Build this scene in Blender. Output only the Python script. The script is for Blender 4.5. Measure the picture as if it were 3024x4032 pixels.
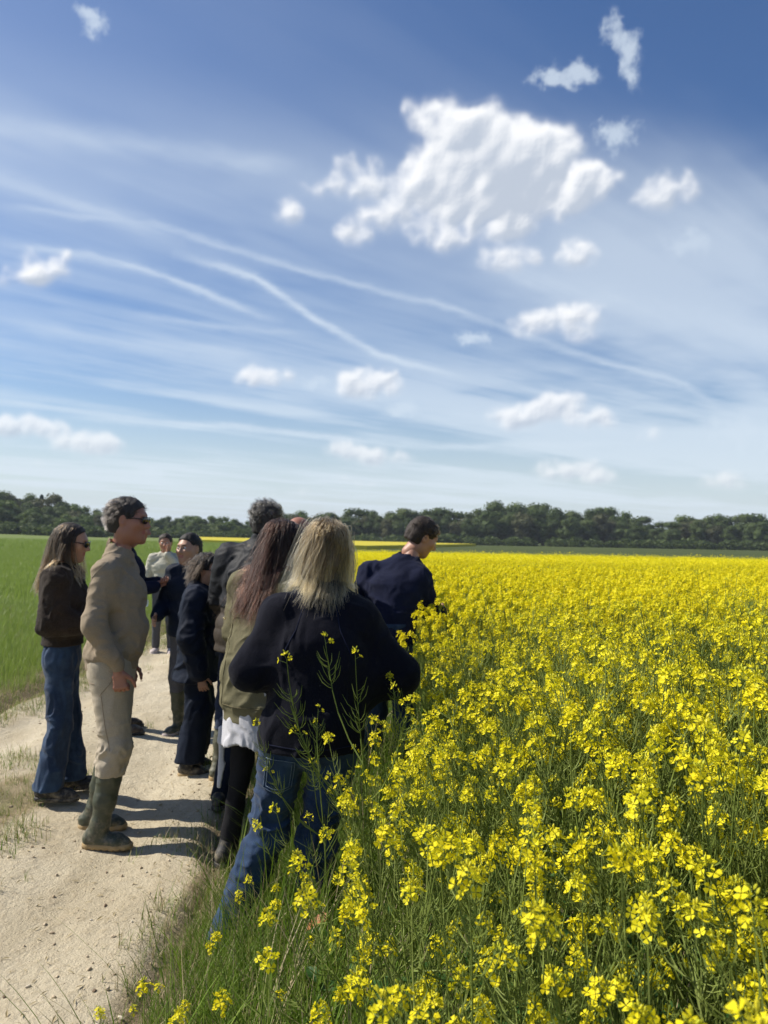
import bpy, math, random
import numpy as np
from math import radians, sin, cos, pi, tan, exp

for _o in list(bpy.data.objects):
    bpy.data.objects.remove(_o)
scene = bpy.context.scene
COL = scene.collection
rng = np.random.default_rng(7)
random.seed(7)
R = radians

# ------------------------------------------------------------------ camera
cam_data = bpy.data.cameras.new('camera')
cam = bpy.data.objects.new('camera', cam_data)
COL.objects.link(cam)
cam.location = (0, 0, 1.62)
from mathutils import Matrix, Vector
cam.rotation_euler = (Matrix.Rotation(R(91.78), 3, 'X') @ Matrix.Rotation(R(1.1), 3, 'Z')).to_euler()
cam_data.sensor_fit = 'VERTICAL'
cam_data.sensor_height = 36.0
cam_data.lens = 36.0 * 3030 / 4032
cam_data.clip_start = 0.05
cam_data.clip_end = 4000
cam_data.dof.use_dof = True
cam_data.dof.focus_distance = 1.9
cam_data.dof.aperture_fstop = 7.5
scene.camera = cam

# ------------------------------------------------------------------ view
scene.render.engine = 'CYCLES'
scene.view_settings.view_transform = 'Standard'
scene.view_settings.look = 'None'
scene.view_settings.gamma = 1.0
scene.view_settings.exposure = 0.42
scene.cycles.max_bounces = 6
scene.cycles.diffuse_bounces = 3
scene.cycles.glossy_bounces = 2
scene.cycles.transmission_bounces = 3
scene.cycles.transparent_max_bounces = 6
scene.cycles.use_denoising = True

# ------------------------------------------------------------------ sun
SUN_EL, SUN_AZ = R(43), R(-80)          # azimuth from +Y towards +X
sd = Vector((sin(SUN_AZ) * cos(SUN_EL), cos(SUN_AZ) * cos(SUN_EL), sin(SUN_EL)))
sun_data = bpy.data.lights.new('sun', 'SUN')
sun_data.energy = 5.0
sun_data.angle = R(0.53)
sun_data.color = (1.0, 0.94, 0.84)
sun = bpy.data.objects.new('sun', sun_data)
COL.objects.link(sun)
sun.rotation_euler = sd.to_track_quat('Z', 'Y').to_euler()

# ------------------------------------------------------------------ node helper
class NB:
    """small helper to write node maths"""
    def __init__(s, tree):
        s.t = tree
    def n(s, typ, **kw):
        nd = s.t.nodes.new(typ)
        for k, v in kw.items():
            setattr(nd, k, v)
        return nd
    def put(s, sock, v):
        if isinstance(v, bpy.types.NodeSocket):
            s.t.links.new(v, sock)
        elif v is not None:
            if hasattr(sock, 'default_value'):
                try:
                    sock.default_value = v
                except Exception:
                    sock.default_value = (v, v, v)
    def m(s, op, a, b=None, c=None, clamp=False):
        nd = s.n('ShaderNodeMath', operation=op)
        nd.use_clamp = clamp
        s.put(nd.inputs[0], a)
        if b is not None: s.put(nd.inputs[1], b)
        if c is not None: s.put(nd.inputs[2], c)
        return nd.outputs[0]
    def v(s, op, a, b=None, out=0, scale=None):
        nd = s.n('ShaderNodeVectorMath', operation=op)
        s.put(nd.inputs[0], a)
        if b is not None: s.put(nd.inputs[1], b)
        if scale is not None: s.put(nd.inputs['Scale'], scale)
        return nd.outputs[out]
    def xyz(s, x, y, z):
        nd = s.n('ShaderNodeCombineXYZ')
        for i, q in enumerate((x, y, z)): s.put(nd.inputs[i], q)
        return nd.outputs[0]
    def sep(s, v):
        nd = s.n('ShaderNodeSeparateXYZ'); s.put(nd.inputs[0], v)
        return nd.outputs
    def noise(s, vec, scale, detail=4, rough=.5, dist=0, out='Fac', lac=2.0):
        nd = s.n('ShaderNodeTexNoise')
        s.put(nd.inputs['Vector'], vec)
        nd.inputs['Scale'].default_value = scale
        nd.inputs['Detail'].default_value = detail
        nd.inputs['Roughness'].default_value = rough
        nd.inputs['Lacunarity'].default_value = lac
        nd.inputs['Distortion'].default_value = dist
        return nd.outputs[out]
    def sm(s, x, lo, hi, a=0.0, b=1.0):
        nd = s.n('ShaderNodeMapRange', interpolation_type='SMOOTHSTEP')
        s.put(nd.inputs['Value'], x)
        nd.inputs['From Min'].default_value = lo
        nd.inputs['From Max'].default_value = hi
        s.put(nd.inputs['To Min'], a); s.put(nd.inputs['To Max'], b)
        return nd.outputs[0]
    def mix(s, f, a, b, blend='MIX'):
        nd = s.n('ShaderNodeMix', data_type='RGBA', blend_type=blend)
        s.put(nd.inputs['Factor'], f)
        for i, q in ((6, a), (7, b)):
            if isinstance(q, tuple) and len(q) == 3: q = q + (1,)
            s.put(nd.inputs[i], q)
        return nd.outputs[2]
    def ramp(s, f, stops, interp='LINEAR'):
        nd = s.n('ShaderNodeValToRGB')
        s.put(nd.inputs[0], f)
        cr = nd.color_ramp; cr.interpolation = interp
        while len(cr.elements) < len(stops): cr.elements.new(0.5)
        for e, (p, c) in zip(cr.elements, stops):
            e.position = p
            e.color = tuple(c) + (1,) if len(c) == 3 else c
        return nd.outputs[0]

# ------------------------------------------------------------------ numpy noise
_T = np.random.default_rng(11).random((64, 64, 64)).astype(np.float32)
_Tf = _T.ravel()
def vnoise(P):
    """smooth value noise in 0..1, P (...,3)"""
    P = P.astype(np.float32)
    F0 = np.floor(P); f = P - F0
    f = f * f * f * (f * (f * 6 - 15) + 10)
    I = F0.astype(np.int32) & 63
    J = (I + 1) & 63
    x0, y0, z0 = I[..., 0] << 12, I[..., 1] << 6, I[..., 2]
    x1, y1, z1 = J[..., 0] << 12, J[..., 1] << 6, J[..., 2]
    fx, fy, fz = f[..., 0], f[..., 1], f[..., 2]
    def L(a, b, t): return a + (b - a) * t
    c00 = L(_Tf[x0 + y0 + z0], _Tf[x1 + y0 + z0], fx)
    c10 = L(_Tf[x0 + y1 + z0], _Tf[x1 + y1 + z0], fx)
    c01 = L(_Tf[x0 + y0 + z1], _Tf[x1 + y0 + z1], fx)
    c11 = L(_Tf[x0 + y1 + z1], _Tf[x1 + y1 + z1], fx)
    return L(L(c00, c10, fy), L(c01, c11, fy), fz)
def fbm(P, oct=4, rough=.5, ridged=False):
    a, s, t = 1.0, 0.0, 0.0
    P = np.asarray(P, np.float32)
    for i in range(oct):
        v = vnoise(P)
        if ridged: v = 1 - abs(2 * v - 1)
        s = s + a * v; t += a
        P = P * 2.03 + 17.3
        a *= rough
    return s / t
def smooth(x, lo, hi):
    t = np.clip((x - lo) / (hi - lo), 0, 1)
    return t * t * (3 - 2 * t)
def vec(x, y, z=0.0):
    x, y, z = np.broadcast_arrays(x, y, z)
    return np.stack([x, y, z], -1)
# ------------------------------------------------------------------ clouds as functions of the direction (azimuth, elevation)
CUM = [(0.135,0.440,0.105,0.056),(0.07,0.425,0.06,0.035),(0.1004,0.4839,0.063,0.044),(0.1599,0.4549,0.08,0.045),(0.2318,0.426,0.053,0.04),(0.1211,0.4233,0.085,0.044),(0.164,0.402,0.083,0.034),(0.0412,0.4356,0.04,0.036),(0.0217,0.4073,0.043,0.026),(-0.0113,0.3896,0.047,0.023),(-0.0476,0.3697,0.03,0.019),(0.0783,0.3785,0.056,0.02),(-0.0507,0.4298,0.032,0.021),(-0.0226,0.4432,0.027,0.017),(-0.0647,0.4556,0.017,0.014),(0.0332,0.4953,0.01,0.016),(0.1616,0.3502,0.036,0.019),(0.2384,0.3495,0.034,0.017),(0.3566,0.4167,0.046,0.025),(0.3299,0.4144,0.027,0.016),(0.1886,0.2682,0.038,0.017),(0.2331,0.2696,0.038,0.02),(0.2521,0.2536,0.028,0.012),(-0.1813,0.1989,0.024,0.014),(-0.1489,0.198,0.028,0.013),(-0.0535,0.1905,0.026,0.019),(-0.0204,0.1945,0.03,0.019),(0.1774,0.1555,0.038,0.019),(0.2218,0.1676,0.041,0.024),(0.2626,0.1479,0.028,0.016),(0.3295,0.1262,0.026,0.009),(-0.0584,0.1108,0.033,0.012),(-0.022,0.1067,0.043,0.013),(0.0211,0.1026,0.017,0.009),(-0.4473,0.1196,0.033,0.016),(-0.4115,0.1163,0.034,0.013),(-0.3715,0.1052,0.041,0.015),(-0.3425,0.1085,0.018,0.014),(-0.4422,0.2989,0.047,0.021),(-0.1374,0.3985,0.016,0.016),(0.2353,0.0879,0.04,0.013),(0.2695,0.0783,0.033,0.011),(-0.114,0.0562,0.023,0.007),(-0.0576,0.0731,0.017,0.007),(-0.0344,0.0686,0.026,0.007),(0.4131,0.0697,0.019,0.011),(0.4296,0.065,0.024,0.007),(-0.4214,0.075,0.031,0.006),(-0.0988,0.4235,0.023,0.011),
       (-0.62,0.13,0.06,0.02),(-0.72,0.35,0.08,0.04),(0.62,0.30,0.07,0.03),(0.70,0.12,0.08,0.02),(0.80,0.50,0.10,0.05),(-0.80,0.55,0.09,0.05)]
WISP = [(0.2886,0.5749,0.015,0.018),(0.3050,0.5520,0.017,0.024),(0.2370,0.5380,0.022,0.013),(0.2072,0.5300,0.022,0.009),(-0.387,0.566,0.018,0.013),(0.2805,0.4802,0.031,0.014),(-0.0998,0.1938,0.02,0.01),(0.0199,0.1679,0.02,0.01),(0.1141,0.2574,0.02,0.012),(0.4348,0.1306,0.053,0.024),(-0.3029,0.0762,0.03,0.009),(0.3717,0.3525,0.034,0.017)]
STR = [([(-0.2736,0.3378),(-0.1748,0.32),(-0.0917,0.2729),(-0.0079,0.2315),(0.1084,0.2038)], .0065, .95),
 ([(-0.4726,0.3214),(-0.3753,0.3226),(-0.2852,0.3104),(-0.1409,0.2674)], .007, .75),
 ([(-0.474,0.3612),(-0.3023,0.3688),(-0.1262,0.3351),(0.0573,0.2978),(0.2524,0.2292),(0.3728,0.1902),(0.4154,0.1552)], .006, .5),
 ([(-0.3981,0.1353),(-0.2021,0.1349),(0.0605,0.1163),(0.3146,0.1219)], .006, .6),
 ([(-0.62,0.44),(-0.4769,0.4399),(-0.3353,0.4509),(-0.1127,0.4477)], .017, .42),
 ([(-0.4696,0.2331),(-0.3283,0.2288),(-0.1399,0.2269)], .012, .42),
 ([(0.1226,0.3395),(0.3131,0.2861),(0.4624,0.2362),(.6,.20)], .022, .6),
 ([(-0.6,0.41),(-0.475,0.3897),(-0.3329,0.3687),(-0.2714,0.3567)], .014, .5),
 ([(-0.3292,0.2616),(-0.2052,0.2573),(-0.0914,0.2573)], .006, .35),
 ([(0.0597,0.1651),(0.2222,0.1359),(0.4564,0.1326)], .009, .3)]

def cloud_maps(az, el):
    """returns cumulus cover, cumulus brightness and cirrus cover for directions on a regular grid"""
    az = az.astype(np.float32); el = el.astype(np.float32)
    D = vec(np.sin(az) * np.cos(el), np.cos(az) * np.cos(el), np.sin(el))
    w1 = fbm(D * 14, 3) - .5; w2 = fbm(D * 14 + 40, 3) - .5
    w3 = fbm(D * 60 + 9, 4, .6) - .5; w4 = fbm(D * 60 + 70, 4, .6) - .5
    sq = .35 + .65 * smooth(el, .03, .42)
    X = az + (w1 * .05 + w3 * .016) * (.45 + .55 * sq)
    Y = el + (w2 * .040 + w4 * .018) * sq
    dstep_a = float(az[0, 1] - az[0, 0]); dstep_e = float(el[1, 0] - el[0, 0])
    a_0, e_0 = float(az[0, 0]), float(el[0, 0])
    bil = fbm(D * 42 + 3, 5, .55, ridged=True)
    bil2 = fbm(D * 95 + 31, 4, .6)
    def field(lst, k):
        acc = np.zeros_like(az)
        for cx, cy, rx, ry in lst:
            acc += np.exp(-2.0 * (((X - cx) / (rx * k)) ** 2 + ((Y - cy) / (ry * k)) ** 2))
        return acc
    # heaps: every cloud is a pile of rounded lobes, flatter below
    H = np.zeros_like(az); low = np.zeros_like(az)
    rl = np.random.default_rng(77)
    def lobe(cx, cy, r, z0):
        m_ = r * 1.05 + .035
        j0, j1 = int((cx - m_ - a_0) / dstep_a), int((cx + m_ - a_0) / dstep_a) + 1
        i0, i1 = int((cy - m_ - e_0) / dstep_e), int((cy + m_ - e_0) / dstep_e) + 1
        j0, i0 = max(j0, 0), max(i0, 0)
        if j1 <= j0 or i1 <= i0: return
        w = (slice(i0, i1), slice(j0, j1))
        d2 = ((X[w] - cx) ** 2 + (Y[w] - cy) ** 2) / (r * r)
        z = r * np.sqrt(np.maximum(1 - d2, 0)) + z0 * (d2 < 1)
        H[w] = np.maximum(H[w], z)
    for cx, cy, rx, ry in CUM:
        gs = 1.0 if ry > .022 else 1.2; rx, ry = rx * gs, ry * gs
        n_ = int(14 + 20 * min(1, rx / .06))
        for q in range(n_):
            th_ = rl.uniform(0, 2 * pi); rr_ = np.sqrt(rl.random())
            u, v = rr_ * cos(th_), rr_ * sin(th_)
            if v < 0: v *= .65
            r = ry * rl.uniform(.26, .50) * (1.15 - .45 * rr_)
            lobe(cx + u * rx * .88, cy + v * ry * .84, r, (1 - rr_) * ry * .25)
        g = np.exp(-(((X - cx) / rx) ** 2) * 1.2 - ((Y - (cy - ry * .5)) / (ry * .8)) ** 2 * 1.5)
        low = np.maximum(low, g)
    def blur(q, n):
        for ax_ in (0, 1):
            acc = np.zeros_like(q)
            for k_ in range(-n, n + 1): acc += np.roll(q, k_, ax_) * (n + 1 - abs(k_)) / (n + 1) ** 2
            q = acc
        return q
    res = max(1, int(round(.0008 / dstep_a)))
    Hs = blur(H, max(1, 2 * res))
    wide_ = blur(H, max(2, 9 * res))
    wider = blur(H, max(3, 18 * res))
    th = Hs * .18 + wide_ * .42 + wider * .66
    th = th + ((bil - .56) * .013 + (bil2 - .5) * .015) * (.40 + .60 * smooth(el, .08, .30)) * smooth(wide_, .0005, .006)
    th = np.maximum(th, 0)
    alpha = smooth(th, .0005, .0225 * (.42 + .55 * smooth(el, .08, .30))) ** .85
    alpha = blur(alpha, max(1, 3 * res))
    asoft = blur(alpha, 9 * res); alpha = alpha * (1 - .5 * low) + asoft * .5 * low
    Hd = blur(H, max(1, 6 * res)) * .55 + wide_ * .5 + (bil - .5) * .009 + (bil2 - .5) * .004
    gx = (np.roll(Hd, -1, 1) - np.roll(Hd, 1, 1)) / (2 * dstep_a); gy = (np.roll(Hd, -1, 0) - np.roll(Hd, 1, 0)) / (2 * dstep_e)
    nz = 1 / np.sqrt(1 + gx * gx + gy * gy)
    lam = (gx * .52 - gy * .62 + .58) * nz
    big = wide_
    gx2 = blur((np.roll(big, -6 * res, 1) - np.roll(big, 6 * res, 1)) / (12 * res * dstep_a), 4 * res)
    gy2 = blur((np.roll(big, -6 * res, 0) - np.roll(big, 6 * res, 0)) / (12 * res * dstep_e), 4 * res)
    lam2 = (gx2 * .6 - gy2 * .8)
    br = .66 + .11 * np.clip(lam, -.3, 1.2) + .30 * lam2 - .14 * low * smooth(wide_, .004, .02) - .17 * smooth(wider, .012, .034) + .08 * (1 - smooth(wide_, .002, .016))
    br = np.clip(br, .30, 1.0)
    # small far clouds are seen through more air
    alpha = alpha * (.66 + .34 * smooth(el, .06, .30))
    wf = field(WISP, 1.3)
    wd = np.clip(wf, 0, 1) * 1.1 - .42 + (bil - .55) * .9 + (bil2 - .5) * .8
    wa = smooth(wd, -.15, .9) * .95 * smooth(wf, .03, .3)
    # cirrus sheet on a plane high above the ground
    iv = 1 / (np.maximum(D[..., 2], .012) + .02)
    PX, PY = D[..., 0] * iv, D[..., 1] * iv
    ca, sa = cos(R(47)), sin(R(47))
    al, ac = PX * sa + PY * ca, PX * ca - PY * sa
    ww = (fbm(vec(al * .16, ac, 2.) * .8, 2) - .5) * 1.0
    c1 = fbm(vec(al * .28, ac * 1.1 + ww * 1.3, 0.), 5, .52)
    c2 = fbm(vec(al * .11, ac * .6 + ww, 4.), 3)
    c3 = fbm(vec(al * .8, ac * 5 + ww * 3, 7.), 4, .6)
    c4 = fbm(vec(al * 1.3, ac * 1.6, 9.), 4, .6)
    cir = c1 * .42 + c2 * .44 + c3 * .12 + c4 * .16
    ci = smooth(cir, .49, .70) * (1.0 - .85 * smooth(el, .34, .56)) * (1.0 - .45 * smooth(el, .17, .26) * (1 - smooth(el, .36, .44)) * (1 - smooth(az, .05, .3)))
    ci *= .35 + .65 * smooth(el, -.0, .05) 
    # long drawn streaks and spread contrails
    s1 = fbm(D * 7 + 2, 3) - .5; s2 = fbm(D * 7 + 52, 3) - .5
    s3 = fbm(D * np.array([45, 45, 110.]) + 5, 4, .6) - .5
    SX, SY = az + s1 * .008, el + s2 * .0055 + s3 * .0055
    st = np.zeros_like(az)
    patch = fbm(D * np.array([14, 14, 40.]), 4, .6)
    fil = fbm(vec(al * 1.0, ac * 16, 3.), 3, .6)
    for pts, wd_, amp in STR:
        dm = np.full_like(az, 9.)
        for (x0, y0), (x1, y1) in zip(pts[:-1], pts[1:]):
            L2 = (x1 - x0) ** 2 + (y1 - y0) ** 2
            rx, ry = SX - x0, SY - y0
            t = np.clip((rx * (x1 - x0) + ry * (y1 - y0)) / L2, 0, 1)
            dm = np.minimum(dm, np.hypot(rx - t * (x1 - x0), ry - t * (y1 - y0)))
        e0 = np.hypot(SX - pts[0][0], SY - pts[0][1]); e1 = np.hypot(SX - pts[-1][0], SY - pts[-1][1])
        g = np.exp(-(dm / (wd_ * .74)) ** 2) * amp * smooth(np.minimum(e0, e1), -.02, .07)
        st = np.maximum(st, g)
    st = st * (.72 + .36 * smooth(patch, .3, .7) + .35 * smooth(fil, .3, .7))
    cirrus = 1 - (1 - np.clip(ci * .86, 0, 1)) * (1 - np.clip(st, 0, 1))
    cirrus = 1 - (1 - cirrus) * (1 - wa)
    return alpha, br, np.clip(cirrus, 0, 1)

def map_image(name, nx, ny, a0, a1, e0, e1):
    a = np.linspace(a0, a1, nx, endpoint=False) + (a1 - a0) / nx / 2
    e = np.linspace(e0, e1, ny, endpoint=False) + (e1 - e0) / ny / 2
    AZ, EL = np.meshgrid(a, e)
    A, B, C = cloud_maps(AZ, EL)
    px = np.stack([A, B, C, np.ones_like(A)], -1).astype(np.float32)
    im = bpy.data.images.new(name, nx, ny, alpha=False, float_buffer=True)
    im.colorspace_settings.name = 'Non-Color'
    im.pixels.foreach_set(px.ravel())
    im.update()
    im.pack()
    return im

# ------------------------------------------------------------------ world: physical sky, cirrus and fair weather cumulus
world = bpy.data.worlds.new('World')
scene.world = world
world.use_nodes = True
wt = world.node_tree
wt.nodes.clear()
W = NB(wt)
sky = W.n('ShaderNodeTexSky', sky_type='NISHITA')
sky.sun_disc = False
sky.sun_elevation = SUN_EL
sky.sun_rotation = SUN_AZ
sky.altitude = 100
sky.air_density = 1.0
sky.dust_density = 0.6
sky.ozone_density = 2.2
tc = W.n('ShaderNodeTexCoord').outputs['Generated']
dirn = W.v('NORMALIZE', tc)
dx, dy, dz = W.sep(dirn)
az = W.m('ARCTAN2', dx, dy)
el = W.m('ARCSINE', dz)
A0, A1, E1 = -.78, .78, .78
def cloud_tex(im, a0, a1, e1, ext):
    u = W.m('MULTIPLY', W.m('SUBTRACT', az, a0), 1 / (a1 - a0))
    v = W.m('MULTIPLY', W.m('MAXIMUM', el, .002), 1 / e1)
    nd = W.n('ShaderNodeTexImage', interpolation='Cubic', extension=ext)
    nd.image = im
    W.put(nd.inputs[0], W.xyz(u, v, 0.0))
    return nd.outputs[0]
near = cloud_tex(map_image('clouds_ahead', 1920, 960, A0, A1, 0, E1), A0, A1, E1, 'EXTEND')
wide = cloud_tex(map_image('clouds_around', 1080, 270, -pi, pi, 0, pi / 2), -pi, pi, pi / 2, 'EXTEND')
ins = W.m('MULTIPLY', W.sm(W.m('ABSOLUTE', az), A1 - .06, A1 - .01, 1.0, 0.0), W.sm(el, E1 - .06, E1 - .01, 1.0, 0.0))
cl = W.mix(ins, wide, near)
sc_ = W.n('ShaderNodeSeparateColor'); W.put(sc_.inputs[0], cl)
cum_a, cum_b, cir_a = sc_.outputs[0], sc_.outputs[1], sc_.outputs[2]
base = W.n('ShaderNodeHueSaturation')
base.inputs['Hue'].default_value = .508
base.inputs['Saturation'].default_value = 1.20
base.inputs['Value'].default_value = 1.08
W.t.links.new(sky.outputs[0], base.inputs['Color'])
hz = W.sm(el, -0.02, 0.22, .90, 0.0)
bc = W.mix(hz, base.outputs[0], (6.1, 7.0, 7.7, 1))
sheet = W.mix(W.m('MULTIPLY', cir_a, .70, clamp=True), bc, (7.0, 7.9, 8.8, 1))
cum_col = W.mix(W.sm(cum_b, .34, .95), (4.9, 5.5, 6.5, 1), (9.4, 9.5, 9.7, 1))
final = W.mix(cum_a, sheet, cum_col)
bg = W.n('ShaderNodeBackground')
bg.inputs['Strength'].default_value = 0.082
W.t.links.new(final, bg.inputs['Color'])
wo = W.n('ShaderNodeOutputWorld')
W.t.links.new(bg.outputs[0], wo.inputs[0])
world.cycles.sampling_method = 'MANUAL'
world.cycles.sample_map_resolution = 512
# ------------------------------------------------------------------ mesh helpers
def link(o, parent=None):
    COL.objects.link(o)
    if parent is not None: o.parent = parent
    return o
def mesh_np(name, V, F, mats=(), mi=None, smooth_=True):
    """V (n,3); F list of arrays of tris / quads"""
    me = bpy.data.meshes.new(name)
    F = [np.asarray(f, np.int32) for f in (F if isinstance(F, list) else [F]) if len(f)]
    V = np.asarray(V, np.float32)
    me.vertices.add(len(V)); me.vertices.foreach_set('co', V.ravel())
    tot = sum(f.size for f in F); nf = sum(len(f) for f in F)
    me.loops.add(tot); me.polygons.add(nf)
    me.loops.foreach_set('vertex_index', np.concatenate([f.ravel() for f in F]))
    ls = np.concatenate([np.full(len(f), f.shape[1], np.int32) for f in F])
    st = np.concatenate([[0], np.cumsum(ls)[:-1]]).astype(np.int32)
    me.polygons.foreach_set('loop_start', st)
    if mi is not None: me.polygons.foreach_set('material_index', np.asarray(mi, np.int32))
    me.polygons.foreach_set('use_smooth', np.full(nf, smooth_))
    for m_ in mats: me.materials.append(m_)
    me.update(calc_edges=True)
    return me
class Acc:
    """collects tris and quads with a material index each"""
    def __init__(s): s.V = []; s.T = []; s.Q = []; s.tm = []; s.qm = []; s.n = 0
    def add(s, V, T=None, Q=None, m=0):
        V = np.asarray(V, float).reshape(-1, 3)
        s.V.append(V)
        if T is not None and len(T): T = np.asarray(T); s.T.append(T + s.n); s.tm += [m] * len(T)
        if Q is not None and len(Q): Q = np.asarray(Q); s.Q.append(Q + s.n); s.qm += [m] * len(Q)
        s.n += len(V)
    def tube(s, P, r, sides=3, m=0):
        P = np.asarray(P, float); n = len(P)
        r = np.broadcast_to(r, (n,))
        d = np.gradient(P, axis=0); d /= np.linalg.norm(d, axis=1)[:, None] + 1e-9
        ref = np.array([0.31, .87, .13]); 
        if abs(d[0] @ ref) > .8 * np.linalg.norm(ref): ref = np.array([.9, -.2, .1])
        u = np.cross(d, ref); u /= np.linalg.norm(u, axis=1)[:, None] + 1e-9
        w = np.cross(d, u)
        a = np.arange(sides) * 2 * pi / sides
        V = P[:, None] + (u[:, None] * np.cos(a)[None, :, None] + w[:, None] * np.sin(a)[None, :, None]) * r[:, None, None]
        i = np.arange(n - 1)[:, None] * sides; j = np.arange(sides)[None]
        k = (j + 1) % sides
        Q = np.stack([i + j, i + k, i + sides + k, i + sides + j], -1).reshape(-1, 4)
        s.add(V.reshape(-1, 3), None, Q, m)
    def mesh(s, name, mats, smooth_=True):
        F = []; mi = []
        if s.T: F.append(np.concatenate(s.T)); mi += s.tm
        if s.Q: F.append(np.concatenate(s.Q)); mi += s.qm
        return mesh_np(name, np.concatenate(s.V), F, mats, mi, smooth_)
def add_obj(name, me, parent=None, loc=(0, 0, 0), rot=(0, 0, 0), scl=1.0, **props):
    o = bpy.data.objects.new(name, me)
    o.location = loc; o.rotation_euler = rot
    o.scale = (scl,) * 3 if np.isscalar(scl) else scl
    for k, v in props.items(): o[k] = v
    return link(o, parent)
def thing(name, label, category, loc=(0, 0, 0), rz=0.0, group=None, scl=1.0):
    o = add_obj(name, None, None, loc, (0, 0, rz), scl, label=label, category=category)
    o.empty_display_size = .1
    if group: o['group'] = group
    return o

# ------------------------------------------------------------------ materials
def new_mat(name):
    m_ = bpy.data.materials.new(name); m_.use_nodes = True
    nt = m_.node_tree; nt.nodes.clear()
    B = NB(nt)
    return m_, B
def finish(B, shader, bump=None, disp=None):
    o = B.n('ShaderNodeOutputMaterial'); B.t.links.new(shader, o.inputs[0])
def principled(B, col, rough=.6, spec=.3, normal=None, **kw):
    p = B.n('ShaderNodeBsdfPrincipled')
    if isinstance(col, tuple) and len(col) == 3: col = col + (1,)
    B.put(p.inputs['Base Color'], col); B.put(p.inputs['Roughness'], rough)
    B.put(p.inputs['Specular IOR Level'], spec)
    if normal is not None: B.t.links.new(normal, p.inputs['Normal'])
    for k, v in kw.items(): B.put(p.inputs[k], v)
    return p.outputs[0]
def bump(B, h, strength=.5, dist=.01):
    b = B.n('ShaderNodeBump'); B.put(b.inputs['Height'], h)
    b.inputs['Strength'].default_value = strength; b.inputs['Distance'].default_value = dist
    return b.outputs[0]
def plant_mat(name, cols, trans=.3, rough=.5, spec=.25, tcol=1.15, nscale=30., hue=.0):
    """leafy surface: diffuse plus light coming through; cols is a list of colours picked per plant and by noise"""
    m_, B = new_mat(name)
    oi = B.n('ShaderNodeObjectInfo').outputs['Random']
    tcn = B.n('ShaderNodeTexCoord').outputs['Object']
    nz = B.noise(tcn, nscale, 2, .5)
    f = B.m('ADD', B.m('MULTIPLY', oi, .5), B.m('SUBTRACT', B.m('MULTIPLY', nz, 1.1), .3), clamp=True)
    st = [(i / max(1, len(cols) - 1), c) for i, c in enumerate(cols)]
    c = B.ramp(f, st)
    p = principled(B, c, rough, spec)
    t = B.n('ShaderNodeBsdfTranslucent')
    g = B.v('MULTIPLY', c, (tcol, tcol * 1.05, tcol * .8)); B.t.links.new(g, t.inputs[0])
    mx = B.n('ShaderNodeMixShader'); mx.inputs[0].default_value = trans
    B.t.links.new(p, mx.inputs[1]); B.t.links.new(t.outputs[0], mx.inputs[2])
    finish(B, mx.outputs[0])
    return m_
M_STEM = plant_mat('rape_stem', [(.12, .165, .032), (.175, .222, .048), (.23, .262, .078)], .12, .6, .12)
M_POD = plant_mat('rape_pod', [(.14, .19, .035), (.20, .25, .055), (.25, .285, .09)], .2, .55, .12)
M_PETAL = plant_mat('rape_petal', [(.80, .66, .012), (.84, .73, .018), (.87, .79, .035)], .36, .55, .15, 1.0, 60)
M_BUD = plant_mat('rape_bud', [(.40, .46, .04), (.60, .58, .04), (.74, .62, .03)], .2, .5)
M_RLEAF = plant_mat('rape_leaf', [(.030, .075, .018), (.05, .115, .028), (.09, .15, .045)], .25, .5, .15)
M_GRASS = plant_mat('grass_blade', [(.060, .115, .012), (.105, .180, .018), (.165, .235, .032), (.30, .31, .12)], .32, .5, .15)
M_WHEAT = plant_mat('wheat_blade', [(.175, .240, .042), (.225, .295, .065), (.275, .335, .105)], .35, .45, .3)
M_DRY = plant_mat('dry_blade', [(.34, .27, .15), (.48, .40, .24)], .2, .6)
RMATS = [M_STEM, M_PETAL, M_BUD, M_RLEAF, M_POD]

# ------------------------------------------------------------------ lie of the land
def path_mid(y): return -2.25 - .0011 * np.maximum(y - 10, 0) ** 1.7 * .8
def crop_edge(y): return np.interp(y, [0, 1.2, 2.3, 3.1, 4.9, 6.0], [-.12, -.07, -.06, .08, .10, .0]) - .10 * np.maximum(y - 6, 0)
def path_right(y):
    return np.interp(y, [-4, 1.5, 2.6, 3.8, 5.0, 6.5, 9, 14, 30, 60], [-.80, -.78, -.74, -.70, -.86, -1.02, -1.05, -1.3, -3.6, -8])
def path_left(y):
    return np.interp(y, [-4, 3, 5, 7, 9, 12, 16, 30, 60], [-3.3, -3.35, -3.45, -3.5, -3.45, -3.55, -3.9, -6.2, -11])
def land(x, y):
    x = np.asarray(x, float); y = np.asarray(y, float)
    right = smooth(x + .14 * y, -4, 3)
    h = -.6 * smooth(y, 8, 42) * right - .2 * smooth(y, 30, 120) * (1 - right)
    h = h + 4.5 * smooth(-x - .30 * y, 5, 75) * smooth(y, 150, 300)
    return h
def grid_axis(segs):
    out = [segs[0][0]]
    for a, b, st in segs:
        n = max(1, int(round((b - a) / st)))
        out += list(np.linspace(a, b, n + 1)[1:])
    return np.array(out)
def grid_mesh(name, xs, ys, hf, mats):
    X, Y = np.meshgrid(xs, ys)
    Z = hf(X, Y)
    nx, ny = len(xs), len(ys)
    i = np.arange(nx - 1)[None] + np.arange(ny - 1)[:, None] * nx
    Q = np.stack([i, i + 1, i + 1 + nx, i + nx], -1).reshape(-1, 4)
    return mesh_np(name, np.stack([X, Y, Z], -1).reshape(-1, 3), [Q], mats)

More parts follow.
